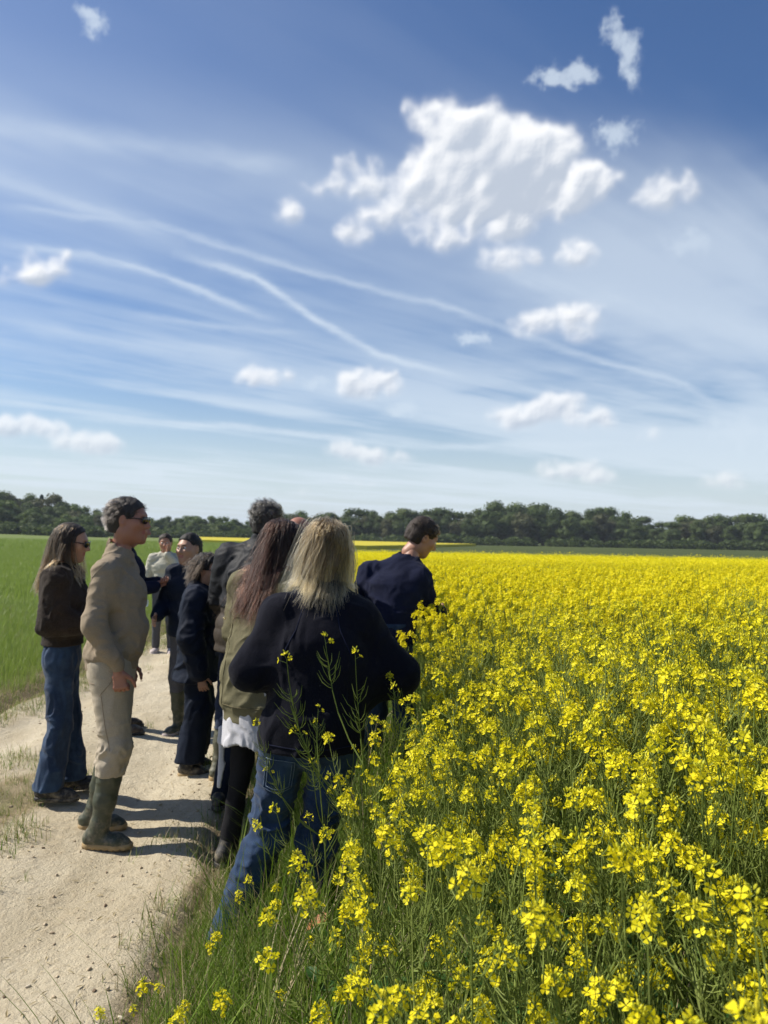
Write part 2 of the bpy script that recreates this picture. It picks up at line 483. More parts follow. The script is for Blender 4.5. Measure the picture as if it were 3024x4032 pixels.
def mat_ground():
    m_, B = new_mat('ground_soil')
    P = B.n('ShaderNodeNewGeometry').outputs['Position']
    x, y, z = B.sep(P)
    n1 = B.noise(P, 1.7, 5, .6); n2 = B.noise(P, 22, 5, .65); n3 = B.noise(P, 120, 3, .6)
    soil = B.mix(n2, (.085, .062, .038), (.20, .155, .10))
    green = B.mix(B.noise(B.v('MULTIPLY', P, (1, .25, 1)), .35, 5, .6), (.130, .172, .045), (.180, .220, .068))
    green = B.mix(B.m('MULTIPLY', n2, .35), green, (.09, .13, .03))
    # far away the ground is young cereal; close by it is bare soil under the plants
    far = B.sm(y, 9, 24)
    leftf = B.sm(B.m('ADD', x, B.m('MULTIPLY', n1, .5)), -3.3, -4.2)
    f = B.m('MAXIMUM', B.m('MULTIPLY', far, 1.0), B.m('MULTIPLY', leftf, .75))
    c = B.mix(f, soil, green)
    # tramlines and a field margin beyond the rape
    strip = B.noise(B.v('MULTIPLY', P, (.004, .12, 0)), 1.0, 3, .5)
    beyond = B.sm(y, 105, 112)
    rightw = B.sm(B.m('ADD', x, B.m('MULTIPLY', y, .10)), -12, 0)
    c = B.mix(B.m('MULTIPLY', B.m('MULTIPLY', beyond, rightw), B.sm(strip, .40, .60, .75, 1.0)), c, (.050, .064, .018))
    h = B.m('ADD', B.m('MULTIPLY', n2, .6), B.m('MULTIPLY', n3, .25))
    p = principled(B, c, .95, .1, bump(B, h, .7, .03))
    finish(B, p)
    return m_
def mat_path():
    m_, B = new_mat('path_dirt')
    P = B.n('ShaderNodeNewGeometry').outputs['Position']
    x, y, z = B.sep(P)
    at = B.n('ShaderNodeAttribute'); at.attribute_name = 'edge'
    edge = at.outputs['Fac']
    st = B.v('MULTIPLY', P, (1.0, .45, 1))
    n0 = B.noise(st, .9, 4, .55); n1 = B.noise(st, 3.2, 5, .6, .3); n2 = B.noise(P, 26, 5, .68); n3 = B.noise(P, 110, 4, .7)
    vo = B.n('ShaderNodeTexVoronoi', feature='F1'); B.put(vo.inputs['Vector'], P); vo.inputs['Scale'].default_value = 55
    c = B.mix(B.sm(n0, .3, .7), (.46, .395, .275), (.62, .55, .41))
    c = B.mix(B.m('MULTIPLY', B.sm(n1, .42, .72), .45), c, (.37, .295, .18))
    c = B.mix(B.m('MULTIPLY', B.sm(n2, .45, .8), .50), c, (.34, .26, .155))
    c = B.mix(B.m('MULTIPLY', B.sm(n3, .50, .75), .35), c, (.74, .64, .46))
    crumbs = B.m('MULTIPLY', B.sm(vo.outputs['Distance'], .05, .22, 1, 0), B.sm(B.noise(P, 9, 3, .6), .5, .66))
    c = B.mix(B.m('MULTIPLY', crumbs, .55), c, (.15, .11, .07))
    # trodden brown margin with dead leaves and moss near the grass
    e = B.m('ADD', edge, B.m('MULTIPLY', B.m('SUBTRACT', n1, .5), 1.1))
    c = B.mix(B.sm(e, .45, 1.0, 0, .8), c, B.mix(n2, (.22, .155, .085), (.36, .28, .16)))
    c = B.mix(B.sm(e, .85, 1.25, 0, .55), c, (.10, .12, .04))
    h = B.m('ADD', B.m('ADD', B.m('MULTIPLY', n2, .55), B.m('MULTIPLY', n3, .30)), B.m('MULTIPLY', n1, .6))
    finish(B, principled(B, c, .95, .12, bump(B, h, .9, .035)))
    return m_
M_GROUND, M_PATH = mat_ground(), mat_path()

def ground_h(X, Y):
    h = land(X, Y)
    near = np.exp(-((X / 14) ** 2 + ((Y - 4) / 18) ** 2))
    h = h + (fbm(vec(X * .9, Y * .9, 0.), 3) - .5) * .07 * near
    inside = smooth(X, path_left(Y) - .1, path_left(Y) + .25) * (1 - smooth(X, path_right(Y) - .25, path_right(Y) + .1)) * (Y < 58)
    return h - .075 * inside - .0 * near
def path_h(X, Y):
    h = land(X, Y)
    near = np.exp(-((Y - 4) / 18.0) ** 2)
    L, Rr = path_left(Y), path_right(Y)
    u = (X - L) / (Rr - L)
    ruts = -.035 * np.exp(-((u - .24) / .09) ** 2) - .035 * np.exp(-((u - .76) / .09) ** 2)
    nz = (fbm(vec(X * 1.6, Y * .8, 5.), 3) - .5) * .035 + (fbm(vec(X * 11, Y * 9, 2.), 3, .6) - .5) * .016
    wob = (fbm(vec(X * 2.2, Y * 2.2, 8.), 3) - .5) * .25
    e = np.minimum(u, 1 - u) + wob * .25
    return h + .006 + (ruts + nz) * (.3 + .7 * near) - .10 * (1 - smooth(e, -.01, .07))
xs = grid_axis([(-900, -300, 60), (-300, -60, 12), (-60, -15, 3), (-15, -5, .8), (-5, 2, .10), (2, 8, .5), (8, 30, 2), (30, 300, 15), (300, 900, 60)])
ys = grid_axis([(-60, -8, 8), (-8, 0, .6), (0, 9, .10), (9, 20, .5), (20, 60, 2), (60, 320, 8), (320, 2000, 80)])
add_obj('ground', grid_mesh('ground', xs, ys, ground_h, [M_GROUND]), kind='structure')
us = np.linspace(-.06, 1.06, 150)
ysp = grid_axis([(-4, 0, .2), (0, 9, .026), (9, 16, .08), (16, 58, .8)])
U, Yp = np.meshgrid(us, ysp)
Xp = path_left(Yp) + (path_right(Yp) - path_left(Yp)) * U
Zp = path_h(Xp, Yp)
i_ = np.arange(len(us) - 1)[None] + np.arange(len(ysp) - 1)[:, None] * len(us)
me = mesh_np('path', np.stack([Xp, Yp, Zp], -1).reshape(-1, 3), [np.stack([i_, i_ + 1, i_ + 1 + len(us), i_ + len(us)], -1).reshape(-1, 4)], [M_PATH])
ea = me.attributes.new('edge', 'FLOAT', 'POINT')
ed = 1 - smooth(np.minimum(U, 1 - U) * 2.5, .0, .42)
mid = np.exp(-((U - .45) / .05) ** 2) * .35 * smooth(Yp, 4.5, 7)
lmid = np.exp(-((Xp + 2.30) / .42) ** 2 - ((Yp - 4.5) / .9) ** 2) * 1.25
ea.data.foreach_set('value', np.maximum(np.maximum(ed, mid), lmid).astype(np.float32).ravel())
add_obj('path', me, kind='structure')
def top_h(x, y):
    """surface people and plants stand on"""
    x, y = np.atleast_1d(x).astype(float), np.atleast_1d(y).astype(float)
    inside = (x > path_left(y) + .05) & (x < path_right(y) - .05)
    return np.where(inside, path_h(x, y), ground_h(x, y))

# ------------------------------------------------------------------ scattering for masses nobody could count
PROTO = bpy.data.collections.new('plant_sources')
def sources(name, meshes):
    c = bpy.data.collections.new(name)
    for i, me in enumerate(meshes):
        o = bpy.data.objects.new('%s_%02d' % (name, i), me); c.objects.link(o)
    return c
def scatter(name, coll, P, rz, tilt, tdir, scl, idx, mats=(), **props):
    n = len(P)
    me = bpy.data.meshes.new(name)
    me.vertices.add(n); me.vertices.foreach_set('co', np.asarray(P, np.float32).ravel())
    for nm, typ, arr, key in (('rot', 'FLOAT_VECTOR', np.stack([tilt * np.cos(tdir), tilt * np.sin(tdir), rz], -1), 'vector'),
                              ('scl', 'FLOAT', scl, 'value'), ('idx', 'INT', idx, 'value')):
        at = me.attributes.new(nm, typ, 'POINT')
        at.data.foreach_set(key, np.asarray(arr, np.int32 if typ == 'INT' else np.float32).ravel())
    me.update()
    o = add_obj(name, me, **props)
    ng = bpy.data.node_groups.new(name, 'GeometryNodeTree')
    ng.interface.new_socket('Geometry', in_out='INPUT', socket_type='NodeSocketGeometry')
    ng.interface.new_socket('Geometry', in_out='OUTPUT', socket_type='NodeSocketGeometry')
    N, Lk = ng.nodes, ng.links
    gi, go = N.new('NodeGroupInput'), N.new('NodeGroupOutput')
    m2p = N.new('GeometryNodeMeshToPoints')
    ci = N.new('GeometryNodeCollectionInfo'); ci.inputs['Collection'].default_value = coll
    ci.inputs['Separate Children'].default_value = True; ci.inputs['Reset Children'].default_value = True
    iop = N.new('GeometryNodeInstanceOnPoints'); iop.inputs['Pick Instance'].default_value = True
    def na(nm, typ):
        a = N.new('GeometryNodeInputNamedAttribute'); a.data_type = typ; a.inputs['Name'].default_value = nm
        return [q for q in a.outputs if q.enabled and q.name == 'Attribute'][0]
    Lk.new(gi.outputs[0], m2p.inputs['Mesh']); Lk.new(m2p.outputs[0], iop.inputs['Points'])
    Lk.new(ci.outputs[0], iop.inputs['Instance'])
    Lk.new(na('idx', 'INT'), iop.inputs['Instance Index'])
    e2r = N.new('FunctionNodeEulerToRotation'); Lk.new(na('rot', 'FLOAT_VECTOR'), e2r.inputs[0])
    Lk.new(e2r.outputs[0], iop.inputs['Rotation'])
    Lk.new(na('scl', 'FLOAT'), iop.inputs['Scale'])
    Lk.new(iop.outputs[0], go.inputs[0])
    md = o.modifiers.new('scatter', 'NODES'); md.node_group = ng
    return o
# ------------------------------------------------------------------ woods on the horizon
def mat_crown(name, a, b, c_):
    m_, B = new_mat(name)
    oi = B.n('ShaderNodeObjectInfo').outputs['Random']
    P = B.n('ShaderNodeTexCoord').outputs['Object']
    nz = B.noise(P, 1.1, 4, .6)
    f = B.m('ADD', B.m('MULTIPLY', oi, .7), B.m('SUBTRACT', nz, .35), clamp=True)
    c = B.ramp(f, [(0, a), (.5, b), (1, c_)])
    p = principled(B, c, .65, .2)
    t = B.n('ShaderNodeBsdfTranslucent'); B.t.links.new(c, t.inputs[0])
    mx = B.n('ShaderNodeMixShader'); mx.inputs[0].default_value = .38
    B.t.links.new(p, mx.inputs[1]); B.t.links.new(t.outputs[0], mx.inputs[2])
    finish(B, mx.outputs[0]); return m_
M_CROWN = [mat_crown('crown_oak', (.060, .095, .028), (.085, .120, .036), (.115, .150, .048)),
           mat_crown('crown_birch', (.085, .13, .036), (.115, .165, .045), (.15, .195, .06)),
           mat_crown('crown_pine', (.030, .052, .028), (.038, .062, .032), (.05, .072, .036)),
           mat_crown('crown_budding', (.085, .092, .045), (.11, .115, .055), (.12, .13, .055))]
m_, B = new_mat('bark'); finish(B, principled(B, B.mix(B.noise(B.n('ShaderNodeTexCoord').outputs['Object'], 8, 4), (.05, .04, .03), (.13, .11, .085)), .9, .1)); M_BARK = m_
def ico(sub=1):
    t = (1 + 5 ** .5) / 2
    V = np.array([(-1, t, 0), (1, t, 0), (-1, -t, 0), (1, -t, 0), (0, -1, t), (0, 1, t), (0, -1, -t), (0, 1, -t), (t, 0, -1), (t, 0, 1), (-t, 0, -1), (-t, 0, 1)], float)
    V /= np.linalg.norm(V[0])
    F = [(0, 11, 5), (0, 5, 1), (0, 1, 7), (0, 7, 10), (0, 10, 11), (1, 5, 9), (5, 11, 4), (11, 10, 2), (10, 7, 6), (7, 1, 8), (3, 9, 4), (3, 4, 2), (3, 2, 6), (3, 6, 8), (3, 8, 9), (4, 9, 5), (2, 4, 11), (6, 2, 10), (8, 6, 7), (9, 8, 1)]
    V = list(map(tuple, V))
    for _ in range(sub):
        c = {}; G = []
        def md(a, b):
            k = (min(a, b), max(a, b))
            if k not in c:
                q = np.add(V[a], V[b]); V.append(tuple(q / np.linalg.norm(q))); c[k] = len(V) - 1
            return c[k]
        for a, b, d in F:
            x, y, z = md(a, b), md(b, d), md(d, a); G += [(a, x, z), (b, y, x), (d, z, y), (x, y, z)]
        F = G
    return np.array(V), np.array(F)
ICO1 = ico(1); ICO2 = ico(2)
def crown_mesh(kind, seed):
    """crown of unit height (base at 0.12) with a radius near 0.42, built from leaf clumps on uneven limbs"""
    r = np.random.default_rng(seed)
    A = Acc()
    if kind == 'pine':
        lobes = [((r.normal(0, .035), r.normal(0, .035), .15 + .8 * t), (.26 * (1.05 - t) + .03, .26 * (1.05 - t) + .03, .07)) for t in np.linspace(0, 1, 10)]
    elif kind == 'poplar':
        lobes = [((r.normal(0, .07), r.normal(0, .07), .18 + .76 * t), (.2 * (1 - .5 * t), .2 * (1 - .5 * t), .12)) for t in np.linspace(0, 1, 10)]
    else:
        lobes = []
        for q in range(17):
            th = r.uniform(0, 2 * pi); zz = r.uniform(.18, .88)
            rad = .34 * np.sqrt(max(.05, 1 - ((zz - .45) / .52) ** 2)) * r.uniform(.45, 1)
            s = r.uniform(.11, .19)
            lobes.append(((rad * cos(th), rad * sin(th), zz), (s, s, s * .8)))
        lobes.append(((0, 0, .5), (.27, .27, .34)))
    for c, s in lobes:
        V, F = ICO1
        A.add(V * np.array(s) * .66 * (1 + .12 * r.normal(size=(len(V), 1))) + np.array(c), F, None, 0)
    n = 4200
    li = r.integers(0, len(lobes), n)
    C = np.array([l[0] for l in lobes])[li]; S = np.array([l[1] for l in lobes])[li]
    d = r.normal(size=(n, 3)); d /= np.linalg.norm(d, axis=1)[:, None]
    P = C + d * S * r.uniform(.8, 1.16, (n, 1))
    nn = d + r.normal(0, .35, (n, 3)); nn /= np.linalg.norm(nn, axis=1)[:, None]
    u = np.cross(nn, r.normal(size=(n, 3))); u /= np.linalg.norm(u, axis=1)[:, None]
    w = np.cross(nn, u)
    sz = r.uniform(.008, .019, (n, 1))
    k = [P - u * sz - w * sz * .6, P + u * sz - w * sz * .8, P + u * sz * .7 + w * sz, P - u * sz * .9 + w * sz * .7]
    V = np.stack(k, 1).reshape(-1, 3)
    A.add(V, None, np.arange(4 * n).reshape(n, 4), 0)
    return A
def flakes(seed, n):
    r = np.random.default_rng(seed)
    d = r.normal(size=(n, 3)); d /= np.linalg.norm(d, axis=1)[:, None]
    P = d * A3_(.45, .45, .45) * r.uniform(.75, 1.1, (n, 1)) + [0, 0, .5]
    u = r.normal(size=(n, 3)); u /= np.linalg.norm(u, axis=1)[:, None]; w = np.cross(u, r.normal(size=(n, 3))); w /= np.linalg.norm(w, axis=1)[:, None]
    sz = r.uniform(.05, .10, (n, 1))
    return np.stack([P - u * sz - w * sz, P + u * sz - w * sz * .7, P + u * sz * .6 + w * sz, P - u * sz + w * sz * .6], 1).reshape(-1, 3), np.arange(4 * n).reshape(n, 4)
def A3_(*v): return np.array(v, float)
CROWN_FLAKES = flakes(3, 170)
def trunk_mesh(seed):
    r = np.random.default_rng(seed); A = Acc()
    A.tube([(0, 0, -.02), (0, 0, .1), (.01, 0, .3), (0, .01, .55), (0, 0, .8)], [.026, .02, .016, .011, .004], 6)
    for q in range(6):
        th = r.uniform(0, 2 * pi); z0 = r.uniform(.12, .4); l = r.uniform(.18, .3)
        A.tube([(0, 0, z0), (cos(th) * l * .5, sin(th) * l * .5, z0 + l * .5), (cos(th) * l, sin(th) * l, z0 + l * .9)], [.01, .007, .003], 4)
    return A
CROWNS = {}
for k, (kind, mi_) in enumerate([('oak', 0), ('oak', 0), ('oak', 1), ('oak', 0), ('poplar', 1), ('pine', 2), ('oak', 3), ('oak', 1)]):
    CROWNS[k] = (crown_mesh(kind, 40 + k).mesh('crown', [M_CROWN[mi_]], False), trunk_mesh(60 + k).mesh('trunk', [M_BARK]))
SKR = [(-0.136,0.024),(-0.07,0.026),(-0.001,0.029),(0.062,0.03),(0.085,0.03),(0.108,0.032),(0.136,0.038),(0.153,0.04),(0.204,0.04),(0.228,0.035),(0.24,0.029),(0.259,0.034),(0.304,0.033),(0.325,0.026),(0.341,0.021),(0.355,0.021),(0.376,0.024),(0.41,0.027),(0.445,0.03),(0.499,0.029),(0.59,0.028),(.8,.03)]
SKL = [(-.8,.045),(-0.599,0.045),(-0.5,0.042),(-0.467,0.039),(-0.433,0.036),(-0.4,0.029),(-0.383,0.024),(-0.367,0.019),(-0.314,0.015),(-0.288,0.018),(-0.268,0.015),(-0.241,0.017),(-0.212,0.021),(-0.202,0.016),(-0.185,0.014),(-0.13,0.016)]
LBL = {0: 'broad dark oak', 1: 'rounded dark broadleaf tree', 2: 'paler green leafy tree', 3: 'dense dark green oak', 4: 'tall narrow light green tree', 5: 'dark pointed conifer', 6: 'brownish budding tree', 7: 'bright green rounded tree'}
TREES = {}
def ordinal(n):
    return '%d%s' % (n, 'th' if 10 <= n % 100 <= 20 else {1: 'st', 2: 'nd', 3: 'rd'}.get(n % 10, 'th'))
def plant_tree(x, y, h, k, where, group, rs):
    z = float(land(x, y)) - .1
    TREES[where] = TREES.get(where, 0) + 1
    t = thing('tree', LBL[k] + ', ' + ordinal(TREES[where]) + ' from the left ' + where, 'tree', (x, y, z), rs.uniform(0, 6.28), group)
    wd = rs.uniform(.95, 1.35)
    if k == 5: wd = rs.uniform(.9, 1.1)
    t.scale = (h * wd, h * wd, h)
    add_obj('crown', CROWNS[k][0], t); add_obj('trunk', CROWNS[k][1], t)
rs = np.random.default_rng(5)
def tree_row(sky, a0, a1, dist, step, group, where, kinds, frac=1.0, jit=.10):
    a = a0
    sx_ = [q[0] for q in sky]; sh = [q[1] for q in sky]
    while a < a1:
        d = dist * rs.uniform(.985, 1.03)
        top = np.interp(a, sx_, sh) * frac
        z0 = float(land(a * d, d))
        h = (1.62 + top * d - z0) * 1.24 * rs.uniform(1 - jit * 1.3, 1 + jit * .4)
        k = int(rs.choice(kinds))
        if k == 5: h *= 1.04
        plant_tree(a * d, d, max(2.2, h), k, where, group, rs)
        a += step * rs.uniform(.7, 1.3)
GR, GL = 'trees of the dark wood behind the rape field', 'trees of the wood beyond the green field'
tree_row(SKR, -.15, .70, 262, .0125, GR, 'in the back row of the right wood', [0, 0, 1, 3, 3, 2], 1.0)
tree_row(SKR, -.15, .70, 246, .0165, GR, 'in the front row of the right wood', [0, 1, 3, 3, 6], .80, .16)
tree_row(SKL, -.66, -.36, 240, .0115, GL, 'on top of the wooded slope', [0, 1, 2, 5, 6, 7], 1.0, .08)
tree_row(SKL, -.66, -.36, 222, .013, GL, 'halfway down the wooded slope', [0, 2, 7, 6, 1], .74, .14)
tree_row(SKL, -.66, -.36, 206, .014, GL, 'at the foot of the wooded slope', [0, 3, 7, 2], .50, .2)
tree_row(SKL, -.37, -.13, 262, .0105, GL, 'in the back of the left hedge line', [0, 1, 2, 3, 7], 1.0, .16)
tree_row(SKL, -.37, -.13, 236, .0105, GL, 'in the front of the left hedge line', [3, 0, 2, 1], .62, .2)
# undergrowth closes the foot of the woods
A = Acc()
BV, BF = CROWN_FLAKES
for q in range(230):
    a = rs.uniform(-.68, .72); d = rs.uniform(228, 236) if a > -.13 else rs.uniform(196, 204) if a < -.36 else rs.uniform(224, 231)
    s = rs.uniform(2.2, 4.4); th_ = rs.uniform(0, 6.28)
    Vr = BV @ np.array([[cos(th_), -sin(th_), 0], [sin(th_), cos(th_), 0], [0, 0, 1]])
    A.add(Vr * np.array([s * 1.7, s, s * .9]) + np.array([a * d, d, float(land(a * d, d)) - s * .18]), None, BF, 0)
add_obj('undergrowth', A.mesh('undergrowth', [M_CROWN[0]], False), kind='stuff', label='dark bushes along the foot of the woods')
# a second rape field far off
m_, B = new_mat('far_rape'); Pn = B.n('ShaderNodeNewGeometry').outputs['Position']
finish(B, principled(B, B.mix(B.noise(Pn, .8, 5, .6), (.42, .36, .03), (.56, .48, .04)), .8, .1)); M_FARR = m_
def slab(name, pts, zt, zb, m_):
    P = [(x, y, float(land(x, y)) + zt) for x, y in pts] + [(x, y, float(land(x, y)) + zb) for x, y in pts]
    return mesh_np(name, P, [[(0, 1, 2, 3), (4, 5, 1, 0), (5, 6, 2, 1), (6, 7, 3, 2), (7, 4, 0, 3)]], [m_], smooth_=False)
add_obj('far_rape_field', slab('far_rape_field', [(-.245 * 128, 128), (-.02 * 128, 122), (.12 * 200, 200), (.16 * 205, 205)][:3] + [(-.25 * 212, 212)], 0.62, -.3, M_FARR), kind='stuff', label='distant yellow rape field below the wood')
# ------------------------------------------------------------------ rapeseed plants
def petal_set(A, c, n, size, r, hi=True, m=1):
    n = n / np.linalg.norm(n)
    u = np.cross(n, [.2, .5, .84]); u /= np.linalg.norm(u) + 1e-9; w = np.cross(n, u)
    cup = r.uniform(.05, .75); a0 = r.uniform(0, pi)
    for q in range(4):
        a = a0 + q * pi / 2 + r.uniform(-.15, .15)
        d = u * cos(a) + w * sin(a); s = np.cross(n, d)
        L = size * r.uniform(.85, 1.1); b = L * .46
        cu = cup + r.uniform(-.1, .15)
        up = lambda t, k=1.0: c + d * (L * t * cos(cu * t)) + n * (L * t * sin(cu * t) * k)
        mdp, tp = up(.55), up(.92); ti = up(1.0, .8)
        if hi:
            V = [c + d * L * .06, mdp - s * b * .75 + n * L * .03, mdp + s * b * .75 + n * L * .03, tp - s * b * .95, tp + s * b * .95, ti]
            A.add(V, [(0, 1, 2), (3, 5, 4)], [(1, 3, 4, 2)], m)
        else:
            A.add([c, tp - s * b, tp + s * b], [(0, 1, 2)], None, m)
def raceme(A, base, d, L, r, lod, nf, npod, heads=None, fs=.0090):
    """flowering tip: pods below, a ring of open flowers, tight buds on top"""
    d = d / np.linalg.norm(d)
    k = 5 if lod == 0 else 3
    bend = r.normal(0, .05, 3)
    ts = np.linspace(0, 1, k)
    P = base + np.outer(ts * L, d) + np.outer(ts ** 2 * L, bend)
    A.tube(P, np.linspace(.0017, .0011, k) * (1 if lod == 0 else 1.3), 3 if lod < 2 else 3, 0)
    tip = P[-1]; dt = P[-1] - P[-2]; dt /= np.linalg.norm(dt)
    u = np.cross(dt, [.3, .9, .2]); u /= np.linalg.norm(u); w = np.cross(dt, u)
    H = heads if heads is not None else A
    tl = r.uniform(.014, .030) * (1.0 if nf > 5 else .6)
    for q in range(nf):
        a = q * 2.4 + r.uniform(-.3, .3); t = q / max(1, nf - 1)
        b0 = tip - dt * (t * tl * r.uniform(.7, 1.1))
        out = (u * cos(a) + w * sin(a)) * (.55 + .5 * t) + dt * (.9 - .5 * t)
        out /= np.linalg.norm(out)
        pl = r.uniform(.012, .024)
        c = b0 + out * pl
        if lod == 0: H.tube([b0, b0 + out * pl * .5 + dt * .001, c], [.0006, .0006, .0009], 3, 0)
        nr = out + r.normal(0, .45, 3) + np.array([-.15, .05, .25])
        petal_set(H, c, nr, fs * (1.0 if lod == 0 else 1.25) * r.uniform(.8, 1.12), r, lod == 0)
    nb = 7 if lod == 0 else 2
    for q in range(nb):
        a = q * 2.4; rr = .0025 + .0012 * q / 2
        c = tip + dt * (.012 + .002 * (nb - q)) * r.uniform(.7, 1.1) + (u * cos(a) + w * sin(a)) * rr * 1.4
        dd = dt * .8 + (u * cos(a) + w * sin(a)) * .45
        if lod == 0: H.tube([c - dd * .004, c, c + dd * .0035, c + dd * .006], [.0004, .0019, .0018, .0003], 4, 2)
        else: H.tube([c - dd * .005, c, c + dd * .008], [.0005, .003, .0004], 3, 2)
    for q in range(npod):
        a = q * 2.4 + r.uniform(-.4, .4); t = r.uniform(0.02, .85)
        b0 = base + d * (L * t * .72) + bend * L * (t * .72) ** 2
        hd = u * cos(a) + w * sin(a)
        o1 = b0 + (hd * .9 + d * .45) * .014
        ln = r.uniform(.022, .055) * (1.15 - .6 * t)
        c1 = o1 + (hd * .75 + d * .75) * ln * .5
        c2 = o1 + (hd * 1.05 + d * 1.7) * ln * .62
        if lod == 0: A.tube([b0, o1, c1, c2], [.0006, .0007, .00125, .0004], 3, 4)
        else: A.add([b0, c1 + w * .0012, c1 - w * .0012, c2], [(0, 1, 2), (1, 3, 2)], None, 4)
def leaf(A, base, d, L, wd, r, m=3, seg=4):
    d = d / np.linalg.norm(d); up = np.array([0, 0, 1.]); s = np.cross(d, up); s /= np.linalg.norm(s) + 1e-9
    n = np.cross(s, d); V = []; Q = []
    droop = r.uniform(.2, .9); tw = r.uniform(-.4, .4)
    for i in range(seg + 1):
        t = i / seg
        c = base + d * L * t * (1 - .15 * t * droop) - up * L * droop * .45 * t * t
        w_ = wd * (np.sin(pi * min(1, t * .93 + .07)) ** .7) * (1 + .18 * sin(9 * t + tw * 9))
        ss = s * cos(tw * t) + n * sin(tw * t)
        V += [c - ss * w_ + n * w_ * .35, c, c + ss * w_ + n * w_ * .35]
        if i: b = 3 * i; Q += [(b - 3, b - 2, b + 1, b), (b - 2, b - 1, b + 2, b + 1)]
    A.add(V, None, Q, m)
def rape_plant(seed, lod, H=1.25, podded=False, parts=False, nbr=None):
    r = np.random.default_rng(seed)
    A = Acc(); heads = []; leaves = []
    lean = r.normal(0, .05, 2)
    def stem_at(t):
        return np.array([lean[0] * t * t * H + .012 * sin(5 * t + seed), lean[1] * t * t * H + .012 * cos(4 * t + seed), H * t])
    ks = 8 if lod == 0 else 4
    top = .80
    A.tube([stem_at(t) for t in np.linspace(0, top, ks)], np.linspace(.0052, .0022, ks), 5 if lod == 0 else 3, 0)
    nb = nbr if nbr is not None else int(r.integers(6, 10)) if lod < 2 else 5
    tips = [(stem_at(top), stem_at(top + .01) - stem_at(top), H * (1 - top) * r.uniform(.9, 1.1))]
    for q in range(nb):
        t0 = r.uniform(.40, .74); a = q * 2.4 + r.uniform(-.5, .5)
        b0 = stem_at(t0); out = np.array([cos(a), sin(a), 0])
        zt = H * r.uniform(.72, .96) * (1 if q else .99)
        ln = max(.12, zt - b0[2]); sp_ = r.uniform(.10, .24)
        P = [b0, b0 + out * sp_ * .45 + [0, 0, ln * .22], b0 + out * sp_ * .8 + [0, 0, ln * .48], b0 + out * sp_ + [0, 0, ln * .72]]
        A.tube(P, [.0026, .0022, .0019, .0016], 3 if lod else 4, 0)
        d = P[3] - P[2] + np.array([0, 0, .03])
        tips.append((P[3], d, ln * .35 + .06))
        if lod == 0:
            L_ = Acc() if parts else A
            leaf(L_, b0, out * .8 + np.array([0, 0, .35]), r.uniform(.04, .08), .008, r, 3, 3)
            if parts: leaves.append(L_)
    for q, (b, d, L) in enumerate(tips):
        nf = int(r.integers(8, 16)) if lod == 0 else int(r.integers(12, 19))
        if podded: nf = int(r.integers(0, 4))
        npod = int(r.integers(12, 22)) if lod == 0 else 6
        if podded: npod = int(npod * 1.5)
        Hd = Acc() if parts else None
        raceme(A, b, d, L, r, lod, nf, npod, Hd)
        if parts: heads.append(Hd)
    for q in range(6 if lod == 0 else 3):
        t0 = r.uniform(.06, .5); a = r.uniform(0, 2 * pi)
        L_ = Acc() if parts else A
        leaf(L_, stem_at(t0), np.array([cos(a), sin(a), r.uniform(.1, .7)]), r.uniform(.09, .19) * (1.2 - t0), r.uniform(.014, .028), r, 3, 5 if lod == 0 else 2)
        if parts: leaves.append(L_)
    return (A, heads, leaves) if parts else A
def clump(seed):
    """far plants: flower heads, stems and leaves reduced to flakes, half a metre of crop each"""
    r = np.random.default_rng(seed); A = Acc()
    n = 150
    P = np.stack([r.normal(0, .19, n), r.normal(0, .19, n), 1.0 + r.normal(0, .075, n)], -1)
    for p in P:
        s = r.uniform(.011, .023); nn = np.array([r.normal(0, .6), r.normal(0, .6), 1.])
        petal_set(A, p, nn, s, r, False)
    for q in range(46):
        x, y = r.normal(0, .19, 2); w = r.uniform(.002, .005); a = r.uniform(0, pi); dx_, dy_ = cos(a) * w, sin(a) * w
        z0 = r.uniform(.3, .75); z1 = z0 + r.uniform(.15, .3); lx, ly = r.normal(0, .04, 2)
        A.add([(x - dx_, y - dy_, z0), (x + dx_, y + dy_, z0), (x + lx, y + ly, z1)], [(0, 1, 2)], None, int(r.choice([0, 4])))
    for q in range(16):
        x, y = r.normal(0, .2, 2)
        leaf(A, np.array([x, y, r.uniform(.25, .7)]), r.normal(size=3), r.uniform(.08, .16), .025, r, 3, 1)
    return A
# who stands where: keeps plants out of the people
BODIES = [(-.30, 3.02, .26), (-.08, 3.05, .28), (-.55, 3.2, .16), (.14, 4.8, .26), (-.62, 3.75, .25), (-.70, 4.4, .25)]
def free(x, y):
    ok = np.ones(len(x), bool)
    for bx, by, br_ in BODIES: ok &= (x - bx) ** 2 + (y - by) ** 2 > br_ ** 2
    ok &= (x ** 2 + y ** 2 > .70 ** 2)
    return ok
def wedge(r, n, y0, y1, xl, margin=1.2, power=1.0):
    """even points over the part of the field that could be seen from around here"""
    y = np.sqrt(r.uniform(y0 * y0, y1 * y1, int(n)))
    w = .56 * y + margin
    x = xl(y) + r.random(len(y)) * (w - xl(y))
    return x, y
rc = np.random.default_rng(21)
def jit_grid(r, x0, x1, y0, y1, sp_):
    gx, gy = np.meshgrid(np.arange(x0, x1, sp_), np.arange(y0, y1, sp_))
    x = gx.ravel() + r.uniform(-.5, .5, gx.size) * sp_; y = gy.ravel() + r.uniform(-.5, .5, gx.size) * sp_
    return x, y
